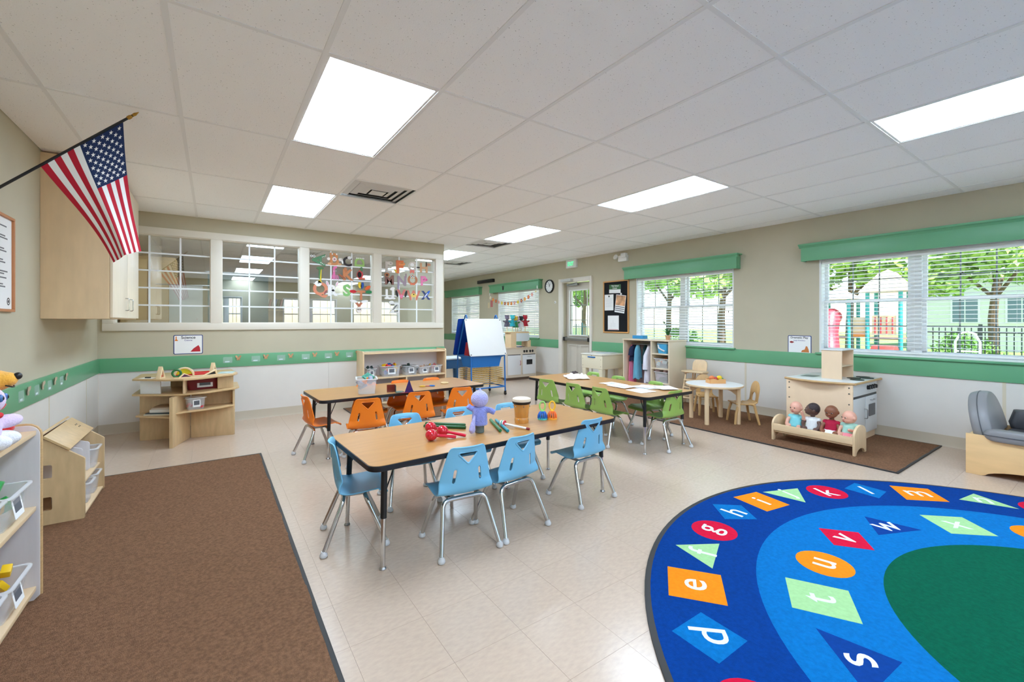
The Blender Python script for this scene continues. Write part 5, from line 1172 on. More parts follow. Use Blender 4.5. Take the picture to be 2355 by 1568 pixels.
d = MB().box(5.765, 6.115, 1.668, 1.686, .09, .475).obj('door', IW_, isl, .002); MB().prism(rrect(.19, .13, .01, 4), 0, .004, tr(5.95, 1.668, .32) @ XZ).obj('oven_window', mat('oven_glass', (56,58,66), .2), d); MB().tube(bez([(5.9,1.668,.43),(5.9,1.65,.43),(6.0,1.65,.43),(6.0,1.668,.43)], 4), .004, 8).obj('handle', STEEL, d)
MB().box(5.395, 6.115, 1.688, 1.70, b0, .09).obj('plinth', IC, isl)
for x in (5.83, 5.90, 5.97, 6.04): MB().cyl((x,1.672,.57), (x,1.645,.57), .024, .02, 14).obj('knob', BLACK, isl)
for y in (1.69, 2.25):
    for z in (.6, .54, .43, .1): MB().cyl((5.3655,y,z), (5.361,y,z), .007, n=10).obj('bolt', flat('bolt_grey', (90,84,78), .4), isl)
for x, y in ((5.72,1.73),(5.85,1.80),(5.98,1.72),(6.06,1.78)): MB().cyl((x,y,.6525), (x,y,.658), .062, n=24).obj('burner', BLACK, isl)
MB().prism(rrect(.2,.14,.03,5), .6523, .6535, tr(5.7, 2.17, 0)).obj('sink_basin', mat('sink_grey', (120,124,124), .3), isl)
for x0 in (5.60, 5.925): MB().box(x0, x0+.016, 1.83, 2.02, .6525, .965).obj('rack_side', IC, isl, .002)
MB().box(5.59, 5.951, 1.82, 2.03, .965, .98).obj('rack_top', mat('rack_top_grey', (218,222,224), .4), isl, .003); MB().box(5.616, 5.925, 1.83, 2.01, .79, .802).obj('rack_shelf', IC, isl); MB().box(5.616, 5.925, 2.008, 2.02, .6525, .965).obj('rack_back', IC, isl)
# ---- doll bed
bd = thing('doll_bed', 'low maple doll bed holding four baby dolls', 'doll bed', (5.12, 1.89, .011))
def headboard(y, h):
    pr = [(-.15,0),(-.11,0)] + [(.11*math.cos(R(a)), .055*math.sin(R(a))) for a in range(180, -1, -20)][1:-1] + [(.11,0),(.15,0),(.15,h-.09)] + [(.15*math.cos(R(a)), h-.09+.09*math.sin(R(a))) for a in range(10, 180, 14)] + [(-.15,h-.09)]
    MB().prism(pr, -.01, .01, tr(0, y, 0) @ XZ).obj('end_board', MAPLE, bd, .002)
headboard(-.36, .275); headboard(.36, .255)
for s in (-1, 1): MB().box(s*.14-.009, s*.14+.009, -.35, .35, .105, .175).obj('side_rail', MAPLEX, bd, .002)
MB().box(-.131, .131, -.35, .35, .085, .1).obj('bed_base', MAPLE, bd); MB().box(-.128, .128, -.345, .345, .1, .112).obj('mattress', mat('mattress_brown', (96,74,62), .9), bd, .004)
def doll(label, y, skin, hair, cloth, skirt, turn, tilt, arms, hh=0.):
    t = thing('baby_doll', label, 'doll', (5.175, y, .124), R(-90), 'baby dolls sitting in the doll bed')
    sk = mat('doll_skin_%d' % skin[1], skin, .45); b = MB()
    b.ball((0,0,.085), (.05,.04,.08)); b.ball((0,0,.03), (.055,.05,.035)); b.cyl((0,0,.15), (0,-.003,.19), .022, .022, 12)
    for s in (-1, 1):
        b.tube([(s*.03,-.01,.03),(s*.05,-.07,.04),(s*.055,-.12,.022)], [.027,.024,.016], 10); b.ball((s*.056,-.132,.024), (.015,.022,.018))
        a = arms[0 if s < 0 else 1]; b.tube([(s*.045,0,.135), a[0], a[1]], [.021,.019,.014], 10); b.ball(a[1], .016)
    soft(b.obj('body', sk, t), .006, 4)
    Mh = tr(0,-.006,.235+hh) @ rot('Z', turn) @ rot('X', tilt); h = MB(); h.T = Mh
    h.ball((0,0,0), (.057,.062,.064)); h.ball((0,-.02,-.022), (.05,.045,.036)); h.ball((0,-.063,-.008), (.009,.011,.009)); h.ball((.057,.005,-.005), (.009,.013,.018)); h.ball((-.057,.005,-.005), (.009,.013,.018)); h.ball((0,-.052,-.035), (.017,.012,.01))
    hd = soft(h.obj('head', sk, t), .0045, 2)
    for s in (-1, 1):
        e = MB(); e.T = Mh; e.ball((s*.022,-.0555,.008), (.008,.004,.006)); e.obj('eye', flat('doll_eye', (190,180,172), .4), hd); e = MB(); e.T = Mh; e.ball((s*.022,-.058,.008), (.0058,.004,.0058)); e.obj('iris', flat('doll_iris', (46,34,30), .2), hd)
    e = MB(); e.T = Mh; e.ball((0,-.063,-.031), (.014,.004,.0045)); e.obj('lips', flat('doll_lips', (178,74,74) if skin[1] > 100 else (110,52,44), .4), hd)
    if hair:
        e = MB(); e.T = Mh @ tr(0,.006,.008) @ rot('X', -28); e.lathe([(.0602*math.cos(R(a)), .0655*math.sin(R(a))) for a in range(-8, 91, 8)], 24); e.obj('hair', mat('doll_hair_%d' % hair[0], hair, .6, bump=.5, bscale=90), hd)
    c = mat('doll_cloth_%d_%d' % cloth[:2], cloth, .85, var=.05, vscale=30); g = MB(); g.ball((0,0,.095), (.06,.05,.075)); 
    for s in (-1, 1): g.ball((s*.052,-.004,.135), (.028,.026,.024))
    g.lathe([(.075,.035),(.062,.08),(.05,.13)], 20); soft(g.obj('top', c, t), .007, 3)
    if skirt:
        N = 32; rings = [[((.05+.035*(1-k))*math.cos(2*math.pi*i/N)*(1+.07*(1-k)*math.sin(7*2*math.pi*i/N)), -.02*(1-k)+(.05+.05*(1-k))*math.sin(2*math.pi*i/N)*(1+.07*(1-k)*math.sin(7*2*math.pi*i/N)), .028+.05*k) for i in range(N)] for k in (0,.33,.66,1)]
        loft(rings).obj('skirt', mat('doll_skirt_%d' % skirt[1], skirt, .85), t)
    return t
dn = lambda s: ((s*.075,-.03,.09), (s*.07,-.07,.055))
doll('smiling light skinned doll in turquoise dress waving by the bed end', 2.10, (226,168,146), None, (128,206,214), None, -12, 8, (dn(-1), ((.085,-.02,.12), (.07,-.045,.2))))
doll('dark haired doll in white top with head turned aside', 1.945, (92,62,52), (48,36,38), (226,226,226), None, -62, 0, (((-.085,-.02,.09), (-.06,-.08,.06)), dn(1)))
doll('bald brown doll in crimson top and white skirt', 1.775, (134,82,56), None, (176,14,58), (232,230,232), -2, 18, (dn(-1), dn(1)), .01)
doll('light skinned doll in mint top and pink skirt at the bed end', 1.625, (222,168,150), None, (166,210,196), (236,140,150), -35, 10, (dn(-1), ((.08,-.03,.09), (.02,-.075,.1))), -.02)
# ---- cushioned child armchair by the right wall
ac = thing('cushioned_armchair', 'grey cushioned child armchair with arched birch base', 'armchair', (0, 0, 0)); GREY = mat('grey_vinyl', (134,133,135), .38, var=.03, vscale=4); GREYD = mat('charcoal_vinyl', (84,84,88), .4)
AB = mat('armchair_birch', (228,190,138), .4, var=.05, vscale=4, stretch=(1,1,5))
def arch_side(x):
    pr = [(.84,0),(.75,0)] + [(.30+.43*math.cos(R(a)), .0+.075*math.sin(R(a))) for a in range(5, 180, 12)] + [(-.15,0),(-.24,0),(-.24,.32),(.80,.335),(.84,.335)]
    return MB().prism(pr, -.011, .011, basis((x,0,0), (0,1,0), (0,0,1))).obj('side_panel', AB, ac, .002)
arch_side(5.285); arch_side(6.0); MB().box(5.297, 5.99, .80, .822, .02, .335).obj('rear_panel', AB, ac, .002); MB().box(5.297, 5.99, -.22, .80, .12, .14).obj('seat_board', AB, ac)
pts = []
def cushion(name, M, prof, th, m):            # pillow from an outline: rounded, stuffed edge
    n = len(prof); cx = sum(p[0] for p in prof)/n; cy = sum(p[1] for p in prof)/n; rings = []
    for k in range(9):
        a = -90+180*k/8; s = .90+.10*math.cos(R(a)); z = th/2*math.sin(R(a))
        rings.append([tuple(M @ Vector((cx+(p[0]-cx)*s, cy+(p[1]-cy)*s, z))) for p in prof])
    o = loft(rings).obj(name, m, ac, smooth=60)
    MB().tube([M @ Vector((p[0], p[1], 0)) for p in prof], .004, 6, True).obj('piping', GREYD, o)
    return o
arch = [(-.33,0),(.33,0),(.35,.03)] + [(.35*math.cos(R(a)), .06+.31*math.sin(R(a))) for a in range(5, 180, 10)] + [(-.35,.03)]
cushion('back_cushion', tr(5.645, .735, .30) @ rot('X', 78), arch, .12, GREY)
cushion('arm_cushion', tr(5.93, .24, .33) @ rot('Z', 90) @ rot('X', 86), [(-.42,0),(.42,0),(.43,.05),(.40,.16),(.2,.18),(-.3,.17),(-.43,.12)], .12, GREYD)
cushion('seat_cushion', tr(5.64, .24, .27), rrect(.62, .88, .06, 5), .12, GREYD)
cushion('arm_cushion', tr(5.315, .25, .345) @ rot('X', 0), rrect(.13, .98, .05, 5), .09, GREY)
# =================================================================== PAPER ANIMAL LETTERS ON THE GLASS
LET = [
('A',1.249,2.166,(92,138,104),90,1.25),('B',1.463,2.194,(206,140,92),0,1.25),('C',1.646,2.176,(52,46,50),0,1.00),('D',1.823,2.178,(154,190,112),90,1.00),('I',1.269,1.981,(88,130,84),0,1.20),('J',1.470,2.001,(226,116,168),180,1.00),('K',1.660,1.976,(206,134,92),0,1.15),('L',1.860,1.988,(206,112,84),0,1.00),('Q',1.272,1.737,(216,138,108),0,1.30),('R',1.442,1.737,(238,236,236),0,1.15),('S',1.638,1.745,(140,198,124),0,1.20),('T',1.846,1.678,(206,130,92),0,1.00),('Y',1.816,1.511,(190,116,92),0,1.00),('E',2.270,2.138,(196,186,178),0,1.20),('F',2.451,2.151,(226,122,80),0,1.45),('G',2.656,2.174,(206,196,188),0,1.05),('H',2.858,2.164,(206,158,122),0,1.10),('M',2.282,1.936,(136,96,88),0,1.05),('N',2.484,1.931,(160,142,158),0,1.10),('O',2.664,1.956,(190,124,92),0,1.10),('P',2.858,1.950,(232,130,178),0,1.10),('U',2.290,1.708,(240,240,242),0,1.10),('V',2.476,1.715,(208,120,116),0,1.10),('W',2.681,1.706,(210,128,110),0,1.10),('X',2.893,1.713,(52,66,116),0,1.00),('Z',2.366,1.498,(232,232,232),0,1.20),
]
ANI = {'A': 'green alligator', 'B': 'brown bear', 'C': 'black cat', 'D': 'lime dinosaur', 'E': 'grey elephant', 'F': 'orange fox', 'G': 'pale goose', 'H': 'tan horse', 'I': 'green iguana', 'J': 'pink jellyfish', 'K': 'brown kangaroo', 'L': 'ladybird and leaf', 'M': 'brown monkey', 'N': 'mauve narwhal', 'O': 'brown owl', 'P': 'pink pig', 'Q': 'salmon quail', 'R': 'white rabbit', 'S': 'green snake', 'T': 'feathered turkey', 'U': 'white unicorn', 'V': 'salmon vulture', 'W': 'salmon walrus', 'X': 'dark blue fish', 'Y': 'horned yak', 'Z': 'striped zebra'}
LETO = {}
for l, x, z, c, r, s in LET:
    t = thing('paper_letter', 'cut paper letter %s made as a %s, stuck on the glass' % (l, ANI[l]), 'paper letter', (x, 6.6968, z), 0, 'animal alphabet letters on the observation window')
    me = glyph(l, .17, .0018, .006).copy(); me.transform(XZ @ rot('Z', r) @ Matrix.Diagonal((s*1.12, s*1.12, .5, 1))); mk('letter', me, mat('letter_%s' % l, c, .75), t); LETO[l] = t
def deco(l, poly, c, nm, lift=1):
    MB().prism(poly, .001*lift, .001*lift+.0012, XZ).obj(nm, flat('deco_%d_%d_%d' % c, c, .75), LETO[l])
def el(cx, cy, rx, ry, a=0, n=16):
    return [(cx+rx*math.cos(2*math.pi*i/n)*math.cos(R(a))-ry*math.sin(2*math.pi*i/n)*math.sin(R(a)), cy+rx*math.cos(2*math.pi*i/n)*math.sin(R(a))+ry*math.sin(2*math.pi*i/n)*math.cos(R(a))) for i in range(n)]
WH, BK = (240,240,240), (24,24,26)
def eyes(l, x, y, d, r=.012):
    for s in (-1, 1): deco(l, el(x+s*d, y, r, r), WH, 'eye', 2); deco(l, el(x+s*d, y, r*.5, r*.5), BK, 'pupil', 3.4)
eyes('A', -.08, .05, .018, .016)
for k in range(3): deco('A', [(.04+.02*k,.05+.008*k),(.055+.02*k,.055+.008*k),(.05+.02*k,.035+.008*k)], WH, 'tooth', 2); deco('A', [(.02+.02*k,-.04-.01*k),(.035+.02*k,-.045-.01*k),(.032+.02*k,-.025-.01*k)], WH, 'tooth', 2)
deco('B', el(0,0,.032,.032), (236,226,222), 'muzzle', 2); deco('B', el(0,0,.014,.014), (190,120,140), 'nose', 3.4)
for s in (-1, 1): deco('B', el(s*.08,0,.022,.022), (236,226,222), 'paw', 2); deco('B', el(s*.03,.075,.01,.012), WH, 'eye', 2); deco('B', el(s*.07,-.07,.028,.018), (224,180,140), 'foot', 2)
deco('C', el(-.075,0,.012,.045,15), WH, 'tail', 2); deco('C', el(.03,.055,.03,.022), WH, 'face', 2); eyes('C', .03, .055, .012, .006)
for k in range(5): deco('D', [(-.05+.025*k,.05),(-.03+.025*k,.05),(-.04+.025*k,.075)], WH, 'spike', 2)
deco('I', [(-.005,-.11),(.012,-.11),(.018,.06),(.01,.06)], (236,206,50), 'yellow_body', 2); deco('I', el(-.005,-.125,.026,.022), (226,196,60), 'yellow_head', 2); deco('I', el(0,.07,.05,.022), (80,120,80), 'leaf', 2)
for k in range(4): deco('J', el(-.04+.027*k, -.07, .007, .04, (k-1.5)*6), (226,130,180), 'tentacle', 2)
eyes('J', 0, .02, .015, .008)
deco('K', el(-.09,-.03,.06,.014,-35), (160,96,72), 'tail', 2); deco('K', el(-.04,.075,.022,.035,20), (196,124,84), 'head', 2); eyes('K', -.03, .085, .008, .005)
deco('L', el(-.03,.0,.045,.06), (206,70,76), 'ladybird_wing', 2); deco('L', el(-.04,0,.03,.045), (30,24,26), 'ladybird_back', 3.2); eyes('L', -.03, .0, .016, .012); deco('L', el(-.01,.085,.02,.035), (90,130,96), 'leaf', 2)
deco('Q', el(-.03,.09,.045,.04), WH, 'bird_head', 2); deco('Q', [(-.075,.1),(-.075,.08),(-.1,.09)], (230,224,220), 'beak', 2); deco('Q', el(-.03,.098,.006,.008), BK, 'eye', 3.4); deco('Q', el(.07,-.03,.014,.035,-35), (150,90,90), 'wing', 2)
for s in (-1, 1): deco('R', el(s*.065-.01,.095,.017,.042,-s*18), WH, 'ear', 2); deco('R', el(s*.065-.01,.095,.008,.03,-s*18), (240,180,200), 'inner_ear', 3.4)
deco('R', el(0,.0,.02,.016), BK, 'nose', 3.4); deco('S', el(0,.075,.035,.02,15), (150,206,130), 'head', 2); eyes('S', .01, .08, .012, .006)
for c, a, rr in (((236,200,60),100,.105),((40,80,160),80,.1),((240,110,60),35,.12),((206,44,56),178,.12),((50,140,90),2,.12)): deco('T', el(rr*math.cos(R(a)), .05+rr*math.sin(R(a)), .05, .024, a), c, 'feather', .4)
deco('Y', el(-.08,.075,.055,.02,-12), WH, 'horn', 2); deco('Y', el(.08,.075,.055,.02,12), WH, 'horn', 2); deco('Y', el(0,-.055,.04,.05), (236,226,220), 'face', 2); eyes('Y', 0, -.045, .016, .01)
deco('E', el(.02,.06,.05,.03), (206,196,188), 'ear', 2); deco('E', el(.03,.06,.006,.008), BK, 'eye', 3.4)
deco('F', el(.03,.05,.055,.028), (240,150,90), 'face', 2); eyes('F', .03, .06, .02, .007); deco('F', [(-.06,-.1),(-.1,-.04),(-.05,-.06)], (226,190,60), 'tail', 2)
deco('G', el(.0,.025,.032,.03), (244,244,246), 'body', 2); deco('G', [(-.04,-.06),(.04,-.06),(.03,-.12),(.0,-.09),(-.03,-.12)], (236,130,120), 'feet', 2)
deco('H', el(.09,.06,.03,.022,-15), (190,130,100), 'head', 2); deco('H', el(.045,.06,.01,.04), (50,40,40), 'mane', 3); deco('H', el(-.1,.0,.03,.012), (50,44,44), 'tail', 2)
deco('M', el(-.04,.08,.04,.032), (180,120,84), 'head', 2); deco('M', el(-.04,.075,.02,.015), (60,40,36), 'face', 3.4); deco('N', el(-.06,-.09,.014,.06), (160,150,176), 'tail', 2); deco('N', el(.07,.085,.008,.04), (150,120,140), 'horn', 2)
eyes('O', 0, .055, .022, .018); deco('O', [(-.01,.035),(.01,.035),(0,.015)], (236,150,50), 'beak', 3.4); deco('O', el(-.02,-.07,.018,.014), (236,120,90), 'foot', 2); deco('O', el(.02,-.07,.018,.014), (236,120,90), 'foot', 2)
deco('P', el(.045,.02,.022,.018), (214,90,150), 'snout', 2); deco('P', el(0,.02,.012,.014), (180,90,130), 'eye', 2)
deco('U', el(.04,.09,.04,.025,20), WH, 'head', 2); deco('U', [(.05,.11),(.06,.105),(.03,.15)], (200,200,210), 'horn', 2); deco('U', el(-.06,-.06,.03,.016), WH, 'hoof', 2); deco('U', el(.06,-.06,.03,.016), WH, 'hoof', 2)
for s in (-1, 1): deco('V', el(s*.075,.01,.02,.055,s*-15), (46,40,44), 'wing', .4)
deco('V', el(0,-.03,.028,.028), (236,130,170), 'face', 2); eyes('V', 0, -.025, .01, .006)
deco('W', el(0,.0,.05,.032), (232,206,110), 'muzzle', 2); deco('W', el(0,.015,.012,.01), BK, 'nose', 3.4)
for s in (-1, 1): deco('W', [(s*.03-.008,-.02),(s*.03+.008,-.02),(s*.03,-.09)], (240,226,190), 'tusk', 2)
deco('X', el(.02,.02,.018,.08,-40), (40,96,200), 'blue_body', 2); deco('X', el(0,0,.008,.05,-40), WH, 'white_bones', 3.4)
for k in range(6): deco('Z', [(-.06+.02*k,.062),(-.05+.02*k,.062),(-.045+.02*k,.036),(-.055+.02*k,.036)] if k < 3 else [(-.06+.02*k,-.04),(-.05+.02*k,-.04),(-.055+.02*k,-.07),(-.065+.02*k,-.07)], BK, 'stripe', 2)
for k in range(4): deco('Z', el(-.02+.016*k, -.02+.02*k, .024, .005, 20), BK, 'stripe', 2)
deco('Z', el(-.055,.085,.04,.026,10), WH, 'head', 2)
# =================================================================== THINGS ON THE TABLES
TZ = .5605
def maraca(label, x, y, ex, ey):
    d = Vector((ex-x, ey-y, 0)); a = math.atan2(d.y, d.x); L = d.length
    t = thing('maraca', label, 'maraca', (x, y, TZ), a, 'red maracas on the music table'); red = mat('maraca_red', (200,24,44), .15, coat=.5)
    pitch = math.atan2(.033-.011, L); c = Vector((0,0,.035)); e = Vector((L,0,.0105)); u = (e-c).normalized()
    MB().ball(c, (.037,.035,.035), 24, 14).obj('head', red, t); MB().tube([c+u*.028, c+u*.036, c+u*.05, c+u*(L-.05), c+u*(L-.012), e], [.015,.011,.0085,.0095,.0105,.009], 12).obj('handle', mat('maraca_handle', (206,26,58), .25), t)
maraca('red maraca whose head rests nearest the table edge', 1.09, 2.44, 1.235, 2.40); maraca('red maraca in the middle of three', 1.187, 2.492, 1.30, 2.392); maraca('red maraca lying behind the other two', 1.165, 2.62, 1.262, 2.575)
def stick(label, a, b, c, r=.011, z=TZ):
    d = Vector((b[0]-a[0], b[1]-a[1], 0)); o = thing('rhythm_stick', label, 'rhythm stick', (a[0], a[1], z), math.atan2(d.y, d.x), 'rhythm sticks on the music table'); m = flat('stick_%d_%d' % c[:2], c, .3)
    MB().tube([(0,0,r),(.003,0,r),(.006,0,r),(d.length-.006,0,r),(d.length-.003,0,r),(d.length,0,r)], [r*.75,r*.93,r,r,r*.93,r*.75], 14).obj('shaft', m, o)
    for k in range(4): MB().tube([(d.length*(.3+.1*k),0,r),(d.length*(.3+.1*k)+.004,0,r)], r*1.06, 14).obj('groove_ring', m, o)
stick('dark green rhythm stick lying against the maracas', (1.184,2.775), (1.40,2.575), (24,84,40)); stick('dark green rhythm stick behind its twin', (1.222,2.835), (1.43,2.635), (28,90,44))
stick('leaf green rhythm stick beside the teal one', (1.655,2.672), (1.545,2.37), (28,110,60)); stick('teal rhythm stick beside the leaf green one', (1.685,2.645), (1.58,2.335), (24,134,150))
t = thing('ring_mallet', 'white mallet with striped ring head and dark red tip', 'mallet', (1.64, 2.49, TZ), math.atan2(-.182, .09))
MB().tube([(0,0,.022),(.2,0,.0085)], .0075, 12).obj('shaft', WHITE, t); MB().tube([(.185,0,.0095),(.2,0,.0085),(.208,0,.008)], [.0082,.0088,.006], 12).obj('tip', flat('dark_red', (130,20,34), .4), t)
for k, c in enumerate(((236,236,232), (60,150,120), (236,200,120), (214,50,70))): MB().tube([(-.012+.008*k,0,.0225),(-.005+.008*k,0,.0225)], .021, 18).obj('head_ring', flat('ring_%d' % c[0], c, .4), t)
# plush hand puppet on a bottle
t = thing('hand_puppet', 'lilac blue plush hand puppet standing with its back turned', 'puppet', (1.432, 2.447, TZ), R(-34)); LIL = mat('puppet_lilac', (140,150,226), .95, var=.18, vscale=35, bump=.9, bscale=140, sheen=.5); LIL2 = mat('puppet_pale_lilac', (178,176,232), .95, var=.1, vscale=35, bump=.7, bscale=140, sheen=.5)
b = MB(); b.lathe([(.053,.05),(.05,.1),(.046,.14),(.04,.165)], 20); b.tube([(-.03,0,.15),(-.06,-.005,.16),(-.075,-.012,.175)], [.02,.018,.02], 10); b.tube([(.03,0,.15),(.07,-.005,.145),(.10,-.01,.13)], [.021,.019,.019], 10); soft(b.obj('body', LIL, t), .0055, 2)
b = MB(); b.ball((0,0,.218), (.058,.054,.056)); b.tube([(0,0,.265),(.003,0,.285),(-.006,.004,.292)], [.012,.007,.002], 8); soft(b.obj('head', LIL2, t), .0055, 2)
b = MB(); b.tube([(-.028,-.05,.12),(-.04,-.065,.06),(-.043,-.07,.03),(-.04,-.068,.012)], [.006,.018,.022,.014], 12); soft(b.obj('tail', LIL2, t), .005, 2)
for s in (-1, 1): MB().ball((s*.02,.052,.225), .007, 10, 8).obj('eye', BLACK, t)
MB().lathe([(.027,0),(.03,.004),(.03,.055),(.024,.06)], 20).obj('bottle_stand', mat('bottle_grey', (96,110,110), .15), t)
# bongo
t = thing('bongo_drum', 'small wooden bongo drum with hide top', 'drum', (1.821, 2.517, TZ), R(10)); BG = mat('bongo_wood', (204,140,66), .2, var=.15, vscale=5, stretch=(10,10,1), coat=.4)
MB().lathe([(.05,0),(.052,.02),(.05,.038),(.0485,.04),(.05,.042),(.053,.09),(.058,.13),(.06,.145)], 32).obj('shell', BG, t); MB().lathe([(.061,.135),(.066,.142),(.067,.152),(.062,.156)], 32).obj('black_band', BLACK, t); MB().lathe([(.064,.150),(.0665,.158),(.065,.172),(.055,.177),(.0001,.178)], 32).obj('hide_head', mat('hide_cream', (232,214,190), .6), t)
for k in range(6): MB().ball((.0605*math.cos(k*1.047), .0605*math.sin(k*1.047), .12), .004, 8, 6).obj('tack', STEEL, t)
for k in range(4): MB().ball((.051*math.cos(k*1.57+.3), .051*math.sin(k*1.57+.3), .028), .004, 8, 6).obj('tack', STEEL, t)
def bell(label, x, y, c1, c2, c3):
    t = thing('bell_shaker', label, 'shaker', (x, y, TZ), R(-34)); a, h, f = flat('shk_%d_%d' % c1[:2], c1, .3), flat('shk_%d_%d' % c2[:2], c2, .3), flat('shk_%d_%d' % c3[:2], c3, .3)
    MB().lathe([(.036,0),(.0365,.006),(.034,.01)], 28).obj('base_ring', f, t)
    for k in range(12): q = k*math.pi/6; MB().tube([(.033*math.cos(q),.033*math.sin(q),.008),(.031*math.cos(q),.031*math.sin(q),.03),(.022*math.cos(q),.022*math.sin(q),.05),(.012*math.cos(q),.012*math.sin(q),.058)], .0045, 6).obj('cage_bar', a, t)
    MB().lathe([(.017,.05),(.016,.058),(.011,.066),(.0001,.067)], 20).obj('cap', h, t); MB().ball((0,0,.024), .016).obj('jingle_ball', STEEL, t)
    MB().tube([(.021*math.cos(R(q)), 0, .098+.032*math.sin(R(q))) for q in range(0, 360, 15)], .0058, 8, True).obj('loop_handle', h, t)
bell('cage bell shaker in blue with green loop handle', 2.006, 2.51, (20,100,200), (150,214,110), (80,200,190)); bell('cage bell shaker in orange with yellow loop handle', 2.072, 2.477, (236,110,40), (246,190,30), (250,170,40))
# clear bin and magnet tiles on the orange table
t = tub('clear_bin', 'clear plastic bin of craft supplies on the orange table', 1.285, 4.47, .5605, R(-14), .185, .26, .15, [(flat('craft_grey', (150,156,176)), 6, .06), (flat('craft_teal', (90,170,150)), 3, .06), (CONT[4], 2, .05)], None, None, False, .8, 51)
tm_ = lambda n, c: mat(n, c, .15)
o = thing('magnetic_tiles', 'standing and fallen magnetic tiles joined on the orange table', 'magnetic tiles', (1.57, 4.35, .5605), R(-12))
MB().box(-.11,-.03,-.002,.002,0,.075).obj('tile', tm_('tile_brown', (120,44,30)), o); MB().box(-.032,-.028,-.08,0,0,.075).obj('tile', tm_('tile_teal', (24,80,88)), o); MB().box(-.03,.05,-.08,-.0,0,.005).obj('tile', tm_('tile_teal2', (30,110,110)), o)
MB().prism([(-.045,0),(.045,0),(0,.13)], -.002, .002, tr(.1,-.09,.001) @ XZ).obj('tile', tm_('tile_indigo', (50,40,100)), o); MB().prism([(-.045,0),(.045,0),(0,.08)], 0, .005, tr(.05,-.13,0)).obj('tile', tm_('tile_plum', (130,50,70)), o); MB().box(.09,.15,-.07,-.03,0,.005).obj('tile', tm_('tile_wine', (110,30,50)), o)
o = thing('toy_scissors', 'child scissors with blue and yellow grips on the orange table', 'scissors', (1.96, 4.5, .5605), R(-30))
for s, c in ((1, (30,110,190)), (-1, (226,180,60))): MB().tube([(s*.05+.028*math.cos(R(a)), .016*s+.018*math.sin(R(a)), .006) for a in range(0, 360, 30)], .006, 8, True).obj('grip', flat('grip_%d' % c[0], c, .4), o)
MB().box(-.03,.03,-.008,.008,.003,.008).obj('blade', flat('grip_red', (200,60,60), .4), o)
o = thing('tape_ring', 'cream ring lying on the orange table', 'ring', (2.22, 4.6, .5605)); MB().tube([(.04*math.cos(R(a)), .04*math.sin(R(a)), .008) for a in range(0, 360, 15)], .008, 8, True).obj('ring', flat('ring_cream', (226,200,150), .5), o)
# papers on the lime table
GZ = .5655
o = thing('cloth_bundle', 'crumpled cream cloth bundle on the lime chairs table', 'cloth', (3.80, 4.07, GZ), R(60)); rnd = random.Random(3)
def crump(u, v):
    x, y = (u-.5)*.36, (v-.5)*.27; e = min(1, 6*min(u, 1-u, v, 1-v)+.15)
    return (x, y, .006+e*(.026+.016*math.sin(9*u+4*v)+.012*math.sin(15*v-6*u)+.008*math.sin(22*u*v)))
MB().surf(crump, 30, 24).obj('fold', mat('cream_cloth', (226,214,200), .85, var=.08, vscale=9), o).modifiers.new('t', 'SOLIDIFY').thickness = .005
MB().surf(lambda u, v: (.1+(u-.5)*.1, (v-.5)*.08, .03+.02*math.sin(8*u)*math.sin(7*v)+.022), 10, 8).obj('dark_print', mat('dark_print', (70,56,54), .8, var=.4, vscale=20), o).modifiers.new('t', 'SOLIDIFY').thickness = .004
def sheet(label, x, y, deg, w, h, z, lines=0, col=None):
    t = thing('paper_sheet', label, 'paper', (x, y, z), R(deg), 'loose papers on the lime table'); ph = random.uniform(0, 6)
    MB().surf(lambda u, v: ((u-.5)*w, (v-.5)*h, .001+.0035*(math.sin(3*u+ph)*math.sin(2*v+ph))**2), 8, 8).obj('page', col or PAPER, t)
    for k in range(lines): MB().box(-w*.3, w*(.1+.2*((k*3) % 4)/4), h*.2-.03*k-.004, h*.2-.03*k+.003, .0048, .0052).obj('printed_line', INK, t)
sheet('printed worksheet nearest the crumpled cloth', 3.78, 3.43, 85, .28, .2, GZ, 3); sheet('printed worksheet overlapping its neighbour', 3.70, 3.24, 88, .27, .2, GZ+.0055, 2)
sheet('blank sheet at the chair end of the lime table', 3.64, 2.93, 80, .24, .2, GZ); sheet('grey printed sheet under the heap of papers', 3.86, 3.06, 70, .28, .2, GZ, 2, flat('paper_grey', (206,208,214))); sheet('crossed white sheet on top of the paper heap', 3.93, 3.0, 115, .3, .21, GZ+.0055); sheet('folded white sheet near the table corner', 3.98, 2.88, 60, .26, .19, GZ+.011)
# =================================================================== OUTDOORS
gd = struct(MB().box(6.42, 70, -40, 70, -.35, -.12).obj('ground_lawn', mat('lawn', (120,152,76), .95, var=.25, vscale=1.5)), 'sunlit lawn and yard outside')
struct(MB().box(6.42, 70, -70, -40, -.35, -.12).obj('ground_far', MATS['lawn'])); struct(MB().box(-40, 6.42, -70, YF-.2, -.35, -.12).obj('ground_front', mat('concrete', (192,193,192), .9, var=.06, vscale=2)), 'pale concrete outside the front windows')
struct(MB().box(6.42, 9.6, -30, 60, -.12, -.10).obj('path_1', MATS['concrete']), 'pale concrete walk along the building')
struct(MB().box(14.5, 19.5, -2, 8.5, -.12, -.09).obj('ground_play', mat('mulch', (170,136,100), .95, var=.2, vscale=6)), 'tan wood chip playground bed')
